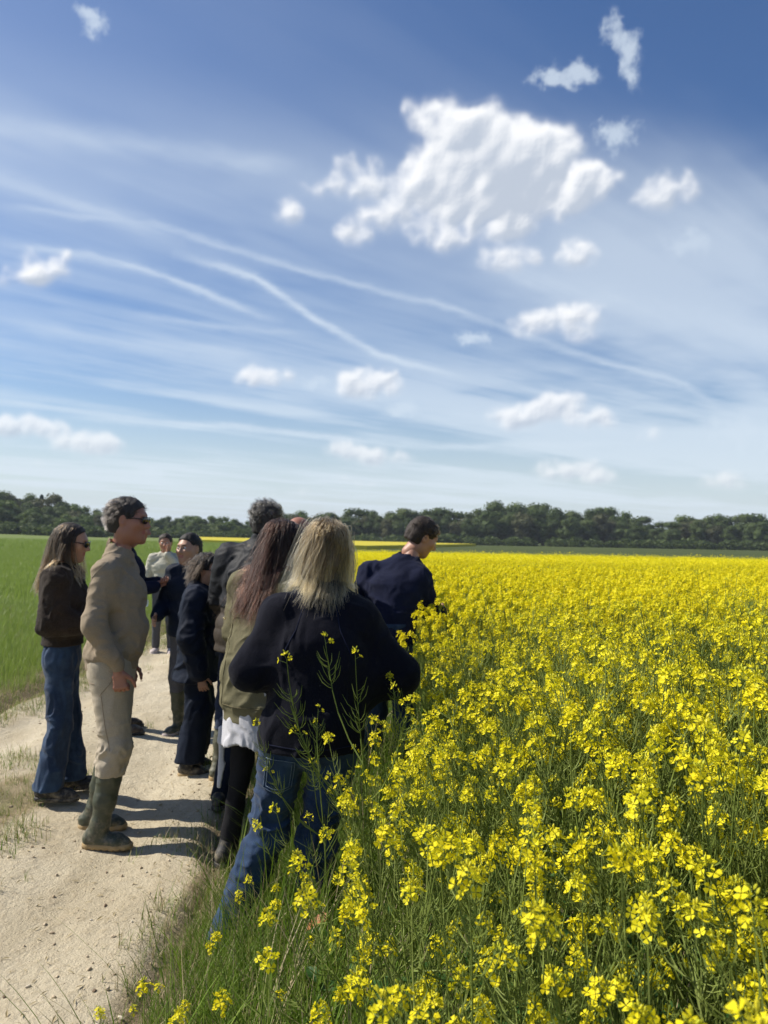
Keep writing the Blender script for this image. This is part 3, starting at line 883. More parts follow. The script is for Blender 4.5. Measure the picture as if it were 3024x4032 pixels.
def crop_points(y0, y1, sp_, margin):
    x, y = jit_grid(rc, crop_edge(y1) - .1 if y1 > 6 else -.5, .56 * y1 + margin, y0, y1, sp_)
    k = (x < .56 * y + margin) & (x > crop_edge(y) - .22 * (y < 3)) & free(x, y)
    p = np.where(y < 5, smooth(x, crop_edge(y) - .02, crop_edge(y) + .22) * .95 + .035 * (x > -.32), 1.0)
    k &= rc.random(len(x)) < p
    return x[k], y[k]
X1, Y1 = crop_points(.35, 4.3, .128, .9)
d_ = np.hypot(X1, Y1)
vis = (np.abs(X1) < .56 * Y1 + .25) 
order = np.argsort(np.where(vis, d_, d_ + 50))
X1, Y1 = X1[order], Y1[order]
def plant_height(x, y):
    e = np.clip((x - crop_edge(y) + .1) / .8, 0, 1)
    return (.74 + .26 * e) * (1.0 + rc.normal(0, .055, len(x)))
S1 = plant_height(X1, Y1)
HI = [rape_plant(100 + k, 0, 1.25, podded=(k in (3, 8))) for k in range(11)]
HI_ME = [a.mesh('rapeseed_plant', RMATS, False) for a in HI]
PARTED = []
for k in range(7):
    A, hs, ls_ = rape_plant(200 + k, 0, 1.25, podded=(k == 5), parts=True)
    PARTED.append((A.mesh('stem', RMATS, False), [h.mesh('flower_head', RMATS, False) for h in hs if h.n], [l.mesh('leaf', RMATS, False) for l in ls_]))
SPECIAL = [(.035, 2.32, 1.04, 5, 'tall rapeseed stalk almost bare of flowers, all thin pods, beside the blonde woman\'s elbow'),
           (-.135, 2.62, .80, 5, 'shorter pod-covered rapeseed stalk in front of the blonde woman\'s jacket hem'),
           (-.17, 2.30, .66, 0, 'rapeseed plant flowering in front of the blonde woman\'s right knee'),
           (-.30, 1.95, .60, 1, 'low rapeseed plant flowering in front of the blonde woman\'s left knee'),
           (-.20, 1.22, .73, 2, 'lone rapeseed plant over the grass at the lower left of the crop'),
           (-.31, 1.22, .66, 0, 'small rapeseed plant at the lower left, beside the leftmost one'),
           (-.13, .98, .76, 2, 'rapeseed plant low in the frame, right of the leftmost pair'),
           (-.46, 1.62, .52, 3, 'short rapeseed plant alone in the grass nearest the path'),
           (-.24, 1.05, .72, 4, 'leftmost rapeseed plant, its yellow heads over the verge at the bottom')]
for x, y, s, vi, lab in SPECIAL:
    sm_, hm, lm = PARTED[vi]
    t = thing('rapeseed_plant', lab, 'plant', (x, y, float(top_h(x, y)[0]) - .01), x * 40, None, s)
    t.rotation_euler = (0, -.03, x * 40)
    add_obj('stem', sm_, t)
    for h in hm: add_obj('flower_head', h, t)
    for l in lm[-5:]: add_obj('leaf', l, t)
NP_, NI_ = 110, 294
for i in range(min(NI_, len(X1))):
    x, y, s = float(X1[i]), float(Y1[i]), float(S1[i])
    z = float(top_h(x, y)[0]) - .01
    rz = float(rc.uniform(0, 6.28)); tl = rc.normal(0, .05, 2)
    lab = 'flowering rapeseed plant with thin pods at the near edge of the yellow field'
    if i < NP_:
        sm_, hm, lm = PARTED[i % 7]
        t = thing('rapeseed_plant', lab, 'plant', (x, y, z), rz, 'rapeseed plants at the near edge of the field', s)
        t.rotation_euler = (tl[0], tl[1], rz)
        add_obj('stem', sm_, t)
        for h in hm: add_obj('flower_head', h, t)
        for l in lm[-5:]: add_obj('leaf', l, t)
    else:
        add_obj('rapeseed_plant', HI_ME[i % 11], None, (x, y, z), (tl[0], tl[1], rz), s, label=lab, category='plant', group='rapeseed plants at the near edge of the field')
MIDS = sources('rape_mid', [rape_plant(300 + k, 1, 1.25).mesh('rapeseed_plant', RMATS, False) for k in range(8)])
NEARS = sources('rape_near', HI_ME)
FARS = sources('rape_far', [clump(400 + k).mesh('rapeseed_clump', RMATS, False) for k in range(6)])
# the rest of the crop
xr, yr = X1[NI_:], Y1[NI_:]
if len(xr):
    n = len(xr)
    scatter('rapeseed_crop', NEARS, np.stack([xr, yr, top_h(xr, yr)], -1), rc.uniform(0, 6.28, n), rc.normal(0, .05, n), rc.uniform(0, 6.28, n), S1[NI_:], rc.integers(0, 11, n), kind='stuff', label='rapeseed plants among the nearest ones')
x2, y2 = crop_points(4.3, 9.5, .140, 1.5)
x3, y3 = crop_points(9.5, 20, .24, 2.0)
x2, y2 = np.concatenate([x2, x3]), np.concatenate([y2, y3]); n = len(x2)
s2 = (.62 + .38 * plant_height(x2, y2)) * np.where(y2 > 9, .95, 1.0)
scatter('rapeseed_crop', MIDS, np.stack([x2, y2, land(x2, y2)], -1), rc.uniform(0, 6.28, n), rc.normal(0, .06, n), rc.uniform(0, 6.28, n), s2, rc.integers(0, 8, n), kind='stuff', label='mass of flowering rapeseed filling the middle of the field')
x4, y4 = crop_points(17, 48, .31, 3.0); n = len(x4)
s4 = 1.08 * (1 + rc.normal(0, .04, n)) * (1 + (fbm(vec(x4 * .15, y4 * .15, 0.), 3) - .5) * .10)
scatter('rapeseed_crop', FARS, np.stack([x4, y4, land(x4, y4)], -1), rc.uniform(0, 6.28, n), rc.normal(0, .05, n), rc.uniform(0, 6.28, n), s4, rc.integers(0, 6, n), kind='stuff', label='far rapeseed flowers merging into a solid yellow surface')

# ------------------------------------------------------------------ grasses
def tuft(seed, n, h0, h1, spread, w, bend, mats_, segs=4, dry=0.0, lean=(0, 0)):
    r = np.random.default_rng(seed); A = Acc()
    for q in range(n):
        a = r.uniform(0, 2 * pi); b = np.array([r.normal(0, spread), r.normal(0, spread), -.01]); h = r.uniform(h0, h1)
        d = np.array([cos(a), sin(a), 0]) * r.uniform(.2, 1) * bend + np.array([lean[0], lean[1], 0]); s = np.array([-sin(a), cos(a), 0]); s = s * cos(.6) 
        ts = np.linspace(0, 1, segs + 1); V = []; Q = []; T = []
        ww = w * r.uniform(.7, 1.3)
        for i, t in enumerate(ts[:-1]):
            c = b + np.array([0, 0, 1]) * h * t * (1 - .25 * t * np.linalg.norm(d)) + d * h * t * t
            V += [c - s * ww * (1 - t * .75), c + s * ww * (1 - t * .75)]
            if i: k = 2 * i; Q.append((k - 2, k - 1, k + 1, k))
        V.append(b + np.array([0, 0, 1]) * h * (1 - .25 * np.linalg.norm(d)) + d * h)
        k = 2 * segs; T.append((k - 2, k - 1, k))
        A.add(V, T, Q, 1 if r.random() < dry else 0)
    return A.mesh('tuft', mats_, False)
LONG = sources('verge_tufts', [tuft(500 + k, 26, .12, .36 if k < 5 else .50, .035, .0030, .75, [M_GRASS, M_DRY], 5, .16) for k in range(8)])
BROAD = sources('broad_tufts', [tuft(580 + k, 9, .20, .46, .03, .0052, .8, [M_GRASS, M_DRY], 6, .12) for k in range(4)])
SHORT = sources('short_tufts', [tuft(520 + k, 16, .03, .11, .03, .0018, .9, [M_GRASS, M_DRY], 3, .35) for k in range(5)])
WHEATS = sources('wheat_tufts', [tuft(540 + k, 22, .14, .30, .05, .003, .45, [M_WHEAT, M_DRY], 3, .02) for k in range(6)])
WHEATF = sources('wheat_far', [tuft(560 + k, 26, .16, .30, .16, .008, .45, [M_WHEAT, M_DRY], 2, 0.0) for k in range(4)])
rg = np.random.default_rng(33)
def put_grass(name, coll, nvar, x, y, s, label, zoff=0.0, tilt=.08):
    n = len(x)
    scatter(name, coll, np.stack([x, y, top_h(x, y) + zoff], -1), rg.uniform(0, 6.28, n), rg.normal(0, tilt, n), rg.uniform(0, 6.28, n), s, rg.integers(0, nvar, n), kind='stuff', label=label)
# verge between path and crop
x, y = jit_grid(rg, -1.6, 3.2, .8, 8.5, .055)
pr = path_right(y)
wv = (fbm(vec(x * 2, y * 2, 3.), 3) - .5) * .5
dens = smooth(x, pr - .05 + wv, pr + .30 + wv) * (1 - .62 * smooth(x, .0, .5)) * np.where(y > 5, .6, 1.0)
k = (rg.random(len(x)) < dens) & (x < .56 * y + .6) & (np.hypot(x, y) > .7)
x, y = x[k], y[k]
put_grass('verge_grass', LONG, 8, x, y, (.48 + .66 * smooth(x, path_right(y) - .1, path_right(y) + .55)) * rg.uniform(.7, 1.15, len(x)) * (.55 + .9 * fbm(vec(x * 4, y * 4, 9.), 2)), 'long tangled grass along the foot of the crop')
x, y = jit_grid(rg, -1.2, 2.6, .8, 6.5, .16); k = (rg.random(len(x)) < .8 * smooth(x, path_right(y) - .05, path_right(y) + .3)) & (np.hypot(x, y) > .8)
x, y = x[k], y[k]
put_grass('verge_grass', BROAD, 4, x, y, rg.uniform(.6, 1.25, len(x)), 'broad coarse blades among the verge grass')
LANK = sources('lank_blades', [tuft(590 + k, 5, .30, .58, .03, .0026, .5, [M_GRASS, M_DRY], 7, .3, (-.45, 0)) for k in range(4)])
x, y = jit_grid(rg, -1.0, -.1, 1.5, 3.6, .14); k = (rg.random(len(x)) < .55) & (x > path_right(y) - .02)
x, y = x[k], y[k]; n = len(x)
scatter('verge_grass', LANK, np.stack([x, y, top_h(x, y)], -1), rg.uniform(-.9, .9, n), rg.normal(0, .1, n), rg.uniform(0, 6.28, n), rg.uniform(.6, 1.1, n), rg.integers(0, 4, n), kind='stuff', label='long single blades leaning over the path')
# sparse short grass on the path margins and between the wheel tracks
x, y = jit_grid(rg, -4.4, -.6, 1.6, 14, .055)
u_ = (x - path_left(y)) / (path_right(y) - path_left(y))
wv = fbm(vec(x * 2.6, y * 2.2, 1.), 3)
dens = .75 * smooth(wv + .9 * np.exp(-((u_ - 1.0) / .09) ** 2) + 1.0 * np.exp(-((u_ - .0) / .12) ** 2) + .55 * np.exp(-((x + 2.25) / .45) ** 2 - ((y - 4.4) / .9) ** 2) + .14 * np.exp(-((u_ - .45) / .08) ** 2) * smooth(y, 5, 8), .66, 1.05)
k = rg.random(len(x)) < dens
x, y = x[k], y[k]
put_grass('path_grass', SHORT, 5, x, y, rg.uniform(.6, 1.4, len(x)), 'short patchy grass on the edges of the dirt path')
# young cereal on the left
def left_pts(y0, y1, sp_, marg):
    x, y = jit_grid(rg, -.56 * y1 - marg, -3.3, y0, y1, sp_)
    k = (x > -.56 * y - marg) & (x < path_left(y) - .25 + (fbm(vec(x * 0, y * 1.5, 3.), 2) - .5) * .5)
    return x[k], y[k]
x, y = left_pts(5.5, 16, .095, 1.2)
put_grass('cereal_crop', WHEATS, 6, x, y, rg.uniform(.8, 1.15, len(x)) * (.55 + .45 * smooth(path_left(y) - x, .2, 1.1)), 'bright green young cereal beside the path')
x, y = left_pts(15, 60, .30, 3)
x2_, y2_ = jit_grid(rg, -10, 4, 18, 60, .35); kk = (x2_ < crop_edge(y2_) - .3) & (x2_ > path_right(y2_) + .1)
x, y = np.concatenate([x, x2_[kk]]), np.concatenate([y, y2_[kk]])
x3_, y3_ = left_pts(60, 125, 1.0, 4); x = np.concatenate([x, x3_]); y = np.concatenate([y, y3_])
put_grass('cereal_crop', WHEATF, 4, x, y, rg.uniform(.8, 1.1, len(x)) * np.where(y > 60, 2.0, 1.0), 'far part of the young green cereal field')

# ------------------------------------------------------------------ loose bits on the path
M_STONE, B = new_mat('pebble'); oi = B.n('ShaderNodeObjectInfo').outputs['Random']
finish(B, principled(B, B.ramp(oi, [(0, (.16, .11, .07)), (.45, (.42, .33, .22)), (.8, (.58, .48, .34)), (1, (.70, .64, .52))]), .85, .2))
st_m = []
for k in range(6):
    r = np.random.default_rng(600 + k); V, F = ICO1
    st_m.append(mesh_np('pebble', V * r.uniform(.5, 1.2, 3) * [1, 1, .6] * (1 + .14 * r.normal(size=(len(V), 1))), [F], [M_STONE], smooth_=(k % 2 == 0)))
def flake(seed):
    r = np.random.default_rng(seed); A = Acc(); a = r.uniform(.3, 1)
    A.add([(-1, 0, 0), (0, -.22 * a, .15), (1, 0, .1 * a), (.1, .25 * a, .2)], None, [(0, 1, 2, 3)], 0); return A.mesh('straw', [M_DRY], False)
PEB = sources('path_pebbles', st_m); STRAW = sources('straw_bits', [flake(620 + k) for k in range(4)])
x, y = jit_grid(rg, -3.6, -.7, 1.5, 9, .062)
k = (rg.random(len(x)) < .25 + .5 * smooth(x, -1.9, -1.1)) & (x > path_left(y)) & (x < path_right(y) + .1)
x, y = x[k], y[k]; n = len(x)
s = .0022 + .0105 * rg.random(n) ** 5
scatter('gravel', PEB, np.stack([x, y, path_h(x, y) + s * .3], -1), rg.uniform(0, 6.28, n), rg.normal(0, .3, n), rg.uniform(0, 6.28, n), s, rg.integers(0, 6, n), kind='stuff', label='small stones and crumbs of earth on the path')
x, y = jit_grid(rg, -3.4, -.6, 1.5, 7, .045)
k = (rg.random(len(x)) < .04 + .6 * smooth(x, -1.75, -1.0)) & (x < path_right(y) + .15)
x, y = x[k], y[k]; n = len(x)
scatter('straw_litter', STRAW, np.stack([x, y, top_h(x, y) + .004], -1), rg.uniform(0, 6.28, n), rg.normal(0, .3, n), rg.uniform(0, 6.28, n), rg.uniform(.006, .022, n), rg.integers(0, 4, n), kind='stuff', label='dry leaves and straw at the edge of the path')
# ------------------------------------------------------------------ smooth solid modelling for figures and clothes
def A3(*v): return np.array(v, float)
def unit(v): v = np.asarray(v, float); return v / (np.linalg.norm(v) + 1e-9)
def c_(a, b, ra, rb=None): return ('c', np.asarray(a, float), np.asarray(b, float), ra, ra if rb is None else rb)
def f_(a, b, wa, da, wb, db, ax): return ('f', np.asarray(a, float), np.asarray(b, float), wa, da, wb, db, unit(ax))
def e_(c, r, Rm=None): return ('e', np.asarray(c, float), np.asarray(r, float), Rm)
def prim(P, p):
    if p[0] == 'c':
        _, a, b, ra, rb = p; ab = b - a
        t = np.clip(((P - a) @ ab) / (ab @ ab + 1e-12), 0, 1)
        return np.linalg.norm(P - a - t[:, None] * ab, axis=1) - (ra + (rb - ra) * t)
    if p[0] == 'f':
        _, a, b, wa, da, wb, db, ax = p; ab = b - a
        t = np.clip(((P - a) @ ab) / (ab @ ab + 1e-12), 0, 1)
        q = P - a - t[:, None] * ab; u = q @ ax; rw = wa + (wb - wa) * t; rd = da + (db - da) * t
        rest2 = np.maximum((q * q).sum(1) - u * u, 0)
        # super-ellipse section keeps the flanks full
        k = np.sqrt((u / rw) ** 2 + rest2 / rd ** 2)
        return (k - 1) * rd
    _, c, r, Rm = p
    q = P - c
    if Rm is not None: q = q @ Rm
    k = np.linalg.norm(q / r, axis=1)
    return (k - 1) * min(r)
def sdf(P, prims, k=.03):
    d = None
    for p in prims:
        v = prim(P, p)
        if d is None: d = v
        else:
            h = np.maximum(k - np.abs(d - v), 0) / k
            d = np.minimum(d, v) - h * h * k * .25
    return d
def bounds(prims, m=.04):
    lo, hi = [], []
    for p in prims:
        if p[0] == 'c': r = max(p[3], p[4]); lo += [p[1] - r, p[2] - r]; hi += [p[1] + r, p[2] + r]
        elif p[0] == 'f': r = max(p[3:7]); lo += [p[1] - r, p[2] - r]; hi += [p[1] + r, p[2] + r]
        else: r = max(p[2]); lo.append(p[1] - r); hi.append(p[1] + r)
    return np.min(lo, 0) - m, np.max(hi, 0) + m
def surface(fn, lo, hi, h):
    """surface nets on a sparse grid: coarse pass first, fine samples only near the skin"""
    n = np.maximum(4, np.ceil((hi - lo) / h).astype(int))
    c = 4
    nc = np.ceil(n / c).astype(int) + 1
    ax = [lo[i] + np.arange(nc[i]) * h * c for i in range(3)]
    G = np.stack(np.meshgrid(*ax, indexing='ij'), -1).reshape(-1, 3) + h * c / 2
    dc = fn(G).reshape(nc)
    act = np.abs(dc) < h * c * 1.35 + .012
    D = np.where(dc < 0, -1.0, 1.0).repeat(c, 0).repeat(c, 1).repeat(c, 2)
    ci = np.argwhere(act)
    off = np.stack(np.meshgrid(*[np.arange(c)] * 3, indexing='ij'), -1).reshape(-1, 3)
    idx = (ci[:, None] * c + off[None]).reshape(-1, 3)
    D[idx[:, 0], idx[:, 1], idx[:, 2]] = fn(lo + idx * h)
    S = D < 0
    s8 = [S[i:S.shape[0] - 1 + i, j:S.shape[1] - 1 + j, k:S.shape[2] - 1 + k] for i in (0, 1) for j in (0, 1) for k in (0, 1)]
    cnt = sum(a.astype(np.int8) for a in s8)
    cells = np.argwhere((cnt > 0) & (cnt < 8))
    if not len(cells): return np.zeros((0, 3)), np.zeros((0, 4), int)
    cid = -np.ones(cnt.shape, np.int64); cid[tuple(cells.T)] = np.arange(len(cells))
    acc = np.zeros((len(cells), 3)); num = np.zeros(len(cells))
    cor = [(i, j, k) for i in (0, 1) for j in (0, 1) for k in (0, 1)]
    val = {q: D[cells[:, 0] + q[0], cells[:, 1] + q[1], cells[:, 2] + q[2]] for q in cor}
    for q in cor:
        for a in range(3):
            if q[a] == 0:
                q2 = tuple(1 if b == a else q[b] for b in range(3))
                v0, v1 = val[q], val[q2]; m_ = (v0 < 0) != (v1 < 0)
                t = np.where(m_, v0 / np.where(m_, v0 - v1, 1), 0)
                pt = np.tile(np.array(q, float), (len(cells), 1)); pt[:, a] = t
                acc[m_] += pt[m_]; num += m_
    V = lo + (cells + acc / np.maximum(num, 1)[:, None]) * h
    Q = []
    for a in range(3):
        b, c2 = (a + 1) % 3, (a + 2) % 3
        sl0 = [slice(None)] * 3; sl1 = [slice(None)] * 3
        sl0[a] = slice(0, -1); sl1[a] = slice(1, None)
        ch = S[tuple(sl0)] != S[tuple(sl1)]
        E = np.argwhere(ch)
        E = E[(E[:, b] > 0) & (E[:, c2] > 0) & (E[:, b] < cid.shape[b]) & (E[:, c2] < cid.shape[c2]) & (E[:, a] < cid.shape[a])]
        neg = S[tuple(E.T)]
        def cc(db, dc_):
            X = E.copy(); X[:, b] -= db; X[:, c2] -= dc_
            return cid[tuple(X.T)]
        q = np.stack([cc(1, 1), cc(0, 1), cc(0, 0), cc(1, 0)], -1)
        q[~neg] = q[~neg][:, ::-1]
        Q.append(q[(q >= 0).all(1)])
    return V, np.concatenate(Q)
def relax(V, Q, it=1, f=.5):
    E = np.concatenate([Q[:, [0, 1]], Q[:, [1, 2]], Q[:, [2, 3]], Q[:, [3, 0]]])
    for _ in range(it):
        s = np.zeros_like(V); n = np.zeros(len(V))
        for a in range(3): s[:, a] = np.bincount(E[:, 0], V[E[:, 1], a], len(V)) + np.bincount(E[:, 1], V[E[:, 0], a], len(V))
        n = np.bincount(E.ravel(), minlength=len(V))
        V = V + f * (s / np.maximum(n, 1)[:, None] - V)
    return V
def shell(name, prims, mat, parent, h=.01, k=.03, sub=(), cuts=(), fold=None, it=1, extra=None, ret=False):
    """prims joined softly, sub taken away, cut by planes (point, outward normal), wrinkled by fold"""
    def fn(P):
        d = sdf(P, prims, k)
        if extra is not None: d = extra(P, d)
        if fold is not None:
            near = np.abs(d) < .06
            if near.any():
                w = np.zeros_like(d); w[near] = fold(P[near]); d = d + w
        for p in sub:
            v = -prim(P, p); kk = .012
            hh = np.maximum(kk - np.abs(d - v), 0) / kk
            d = np.maximum(d, v) + hh * hh * kk * .25
        for pt, nr in cuts: d = np.maximum(d, (P - pt) @ nr)
        return d
    lo, hi = bounds(prims)
    V, Q = surface(fn, lo, hi, h)
    V = relax(V, Q, it)
    if ret: return V, Q
    return add_obj(name, mesh_np(name, V, [Q], [mat] if not isinstance(mat, (list, tuple)) else mat), parent)

def wrinkle(amp=.006, sc=(9, 9, 22), seed=0., big=.6, lines=.5):
    """cloth folds: ridged, stretched noise over a broad swell"""
    s_ = np.array(sc, float)
    def f(P):
        w = fbm(P * 5 + seed, 2) - .5
        Pw = P * s_ + np.stack([w, w, w], -1) * 3.0 + seed
        r = fbm(Pw, 2, .5, ridged=True)
        r = np.maximum(r - .45, 0) ** 1.0 * 2
        g = fbm(P * 7 + seed + 9, 2) - .5
        return -(r - .4) * amp * lines * 2.8 - g * amp * 1.6 * big
    return f
def puffs(step, amp, z0):
    def f(P):
        z = (P[:, 2] - z0) + .02 * (fbm(P * 4, 2) - .5) * 2
        return -amp * np.abs(np.sin(pi * z / step)) ** .6 - (fbm(P * 14, 2) - .5) * amp * .7
    return f

# ------------------------------------------------------------------ cloth, skin and rubber
def cloth(name, col, var=.25, rough=.85, sc=220, bs=.35, second=None, sheen=.0, mottled=6.):
    m_, B = new_mat(name)
    O = B.n('ShaderNodeTexCoord').outputs['Object']
    n1 = B.noise(O, mottled, 4, .6); n2 = B.noise(O, sc, 2, .6)
    c2 = second or tuple(q * (1 - var) for q in col)
    c = B.mix(B.sm(n1, .3, .7), col, c2)
    c = B.mix(B.m('MULTIPLY', B.sm(n2, .35, .7), .35), c, tuple(min(1, q * 1.5 + .004) for q in col))
    h = B.m('ADD', n2, B.m('MULTIPLY', B.noise(O, 40, 3, .6), 1.2))
    finish(B, principled(B, c, rough, .12, bump(B, h, bs, .004), **{'Sheen Weight': sheen * .12, 'Sheen Roughness': .5}))
    return m_
def denim(name, col, light):
    m_, B = new_mat(name)
    O = B.n('ShaderNodeTexCoord').outputs['Object']
    x, y, z = B.sep(O)
    tw = B.n('ShaderNodeTexWave', wave_type='BANDS', bands_direction='DIAGONAL'); B.put(tw.inputs['Vector'], O); tw.inputs['Scale'].default_value = 260; tw.inputs['Distortion'].default_value = .6
    n1 = B.noise(B.v('MULTIPLY', O, (1, 1, .4)), 7, 4, .6); n2 = B.noise(O, 180, 2, .7)
    wear = B.sm(B.m('ADD', n1, B.m('MULTIPLY', B.noise(O, 28, 3), .3)), .50, .85)
    c = B.mix(wear, col, light)
    c = B.mix(B.m('MULTIPLY', B.sm(n2, .4, .75), .4), c, light)
    c = B.mix(B.m('MULTIPLY', tw.outputs['Fac'], .18), c, light)
    finish(B, principled(B, c, .85, .2, bump(B, B.m('ADD', n2, B.noise(O, 45, 3)), .35, .004), **{'Sheen Weight': .1}))
    return m_
def skin(name, col, lip):
    m_, B = new_mat(name)
    O = B.n('ShaderNodeTexCoord').outputs['Object']
    a = B.n('ShaderNodeAttribute'); a.attribute_name = 'lips'
    c = B.mix(B.noise(O, 38, 4, .6), col, tuple(q * w for q, w in zip(col, (.93, .78, .72))))
    c = B.mix(a.outputs['Fac'], c, lip)
    finish(B, principled(B, c, .48, .4, bump(B, B.noise(O, 300, 3), .15, .002), **{'Subsurface Weight': .12, 'Subsurface Radius': (1, .35, .2), 'Subsurface Scale': .008}))
    return m_
def rubber(name, col, rough=.4):
    m_, B = new_mat(name)
    O = B.n('ShaderNodeTexCoord').outputs['Object']; z = B.sep(O)[2]
    n = B.noise(O, 25, 5, .65)
    dust = B.m('MULTIPLY', B.sm(n, .42, .75), B.sm(z, .02, .28, .75, .12))
    finish(B, principled(B, B.mix(dust, col, (.30, .25, .17)), B.mix(n, (rough,) * 3, (rough + .3,) * 3), .45, bump(B, n, .2, .004)))
    return m_
def plain(name, col, rough=.5, **kw):
    m_, B = new_mat(name); finish(B, principled(B, col, rough, .5, **kw)); return m_
SK_FAIR = skin('skin_fair', (.40, .225, .155), (.38, .12, .10))
SK_RED = skin('skin_ruddy', (.33, .165, .115), (.33, .11, .09))
SK_WARM = skin('skin_warm', (.40, .24, .16), (.34, .13, .10))
M_NAVY = cloth('navy_wool', (.0045, .005, .011), .35, .95, 260, .5, sheen=.35)
M_NAVY2 = cloth('navy_sweater', (.010, .013, .034), .3, .95, 260, .4, sheen=.25)
M_NAVY3 = cloth('navy_coat', (.008, .013, .027), .3, .7, 200, .3)
M_TAN = cloth('taupe_knit', (.265, .212, .15), .15, .95, 240, .4, sheen=.25)
M_KHAKI = cloth('khaki_cotton', (.37, .32, .245), .12, .9, 260, .3)
M_BROWN = cloth('brown_fleece', (.034, .026, .021), .4, .95, 120, .8, sheen=.4)
M_OLIVE = cloth('olive_cotton', (.14, .128, .075), .2, .85, 260, .35, mottled=14)
M_OLIVE2 = cloth('olive_pile', (.115, .10, .055), .2, .95, 160, .8, sheen=.3)
M_WHITE = cloth('white_cotton', (.47, .47, .50), .1, .9, 260, .25)
M_BLACK = cloth('black_cotton', (.014, .014, .016), .3, .9, 260, .3)
M_CHAR = cloth('charcoal_wax', (.022, .023, .026), .35, .6, 90, .4)
M_QUILT = cloth('brown_quilt', (.060, .050, .040), .25, .55, 120, .4)
M_GREYT = cloth('grey_trousers', (.085, .085, .095), .2, .85)
M_CREAM = cloth('cream_jacket', (.46, .44, .36), .15, .9)
M_DENIM = denim('blue_denim', (.006, .016, .043), (.026, .054, .115))
M_DENIM2 = denim('mid_denim', (.009, .020, .050), (.032, .062, .118))
M_DENIM3 = denim('dark_denim', (.007, .013, .038), (.022, .038, .085))
M_WELLY = rubber('green_rubber', (.048, .056, .036), .38)
M_WELLY2 = rubber('olive_rubber', (.085, .088, .06), .45)
M_SOLE = rubber('tan_sole', (.36, .25, .115), .7)
M_BOOT = rubber('black_leather', (.012, .012, .013), .5)
M_SHOE = rubber('brown_leather', (.045, .028, .018), .5)
M_PALE = rubber('pale_shoe', (.50, .43, .42), .6)
M_LENS = plain('dark_lens', (.006, .006, .008), .08)
M_THREAD = plain('pale_thread', (.16, .22, .30), .8)
M_EYEW = plain('eye_white', (.62, .60, .58), .2)
M_METAL = plain('brass', (.6, .5, .3), .3, Metallic=1.0)
def on_surf(o, pts, d, lift=.0012, n=8):
    """drop a line of points on a garment along direction d; pts in the figure's own axes"""
    from mathutils.bvhtree import BVHTree
    me = o.data; bv = BVHTree.FromPolygons([v.co for v in me.vertices], [p.vertices for p in me.polygons])
    d = Vector(d).normalized(); out = []
    P = []
    for a, b in zip(pts[:-1], pts[1:]): P += [np.array(a) + (np.array(b) - np.array(a)) * i / n for i in range(n)]
    for p in P + [np.array(pts[-1])]:
        h_ = bv.ray_cast(Vector(p) - d * 1.5, d)
        if h_[0] is not None: out.append(tuple(h_[0] - d * lift))
    return np.array(out)
def seam(o, pts, d, mat, r_=.0022, name='seam'):
    L_ = on_surf(o, pts, d)
    if len(L_) > 3:
        A = Acc(); A.tube(L_, r_, 4); add_obj(name, A.mesh(name, [mat]), o)
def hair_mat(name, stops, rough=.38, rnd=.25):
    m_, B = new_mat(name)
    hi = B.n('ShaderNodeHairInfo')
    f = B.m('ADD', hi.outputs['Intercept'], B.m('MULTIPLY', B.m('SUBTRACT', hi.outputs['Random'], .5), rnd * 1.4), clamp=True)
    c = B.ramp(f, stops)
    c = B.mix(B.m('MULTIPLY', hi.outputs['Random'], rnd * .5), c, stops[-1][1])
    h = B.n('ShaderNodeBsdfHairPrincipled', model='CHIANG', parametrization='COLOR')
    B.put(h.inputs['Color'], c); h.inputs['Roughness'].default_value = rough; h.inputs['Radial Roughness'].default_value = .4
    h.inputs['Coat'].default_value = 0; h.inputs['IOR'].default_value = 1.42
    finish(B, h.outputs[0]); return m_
def scalp_mat(name, col):
    m_, B = new_mat(name); O = B.n('ShaderNodeTexCoord').outputs['Object']
    n = B.noise(B.v('MULTIPLY', O, (1, 1, .25)), 190, 3, .6)
    finish(B, principled(B, B.mix(n, tuple(q * .6 for q in col), tuple(q * 1.5 for q in col)), .6, .3, bump(B, n, .8, .006))); return m_

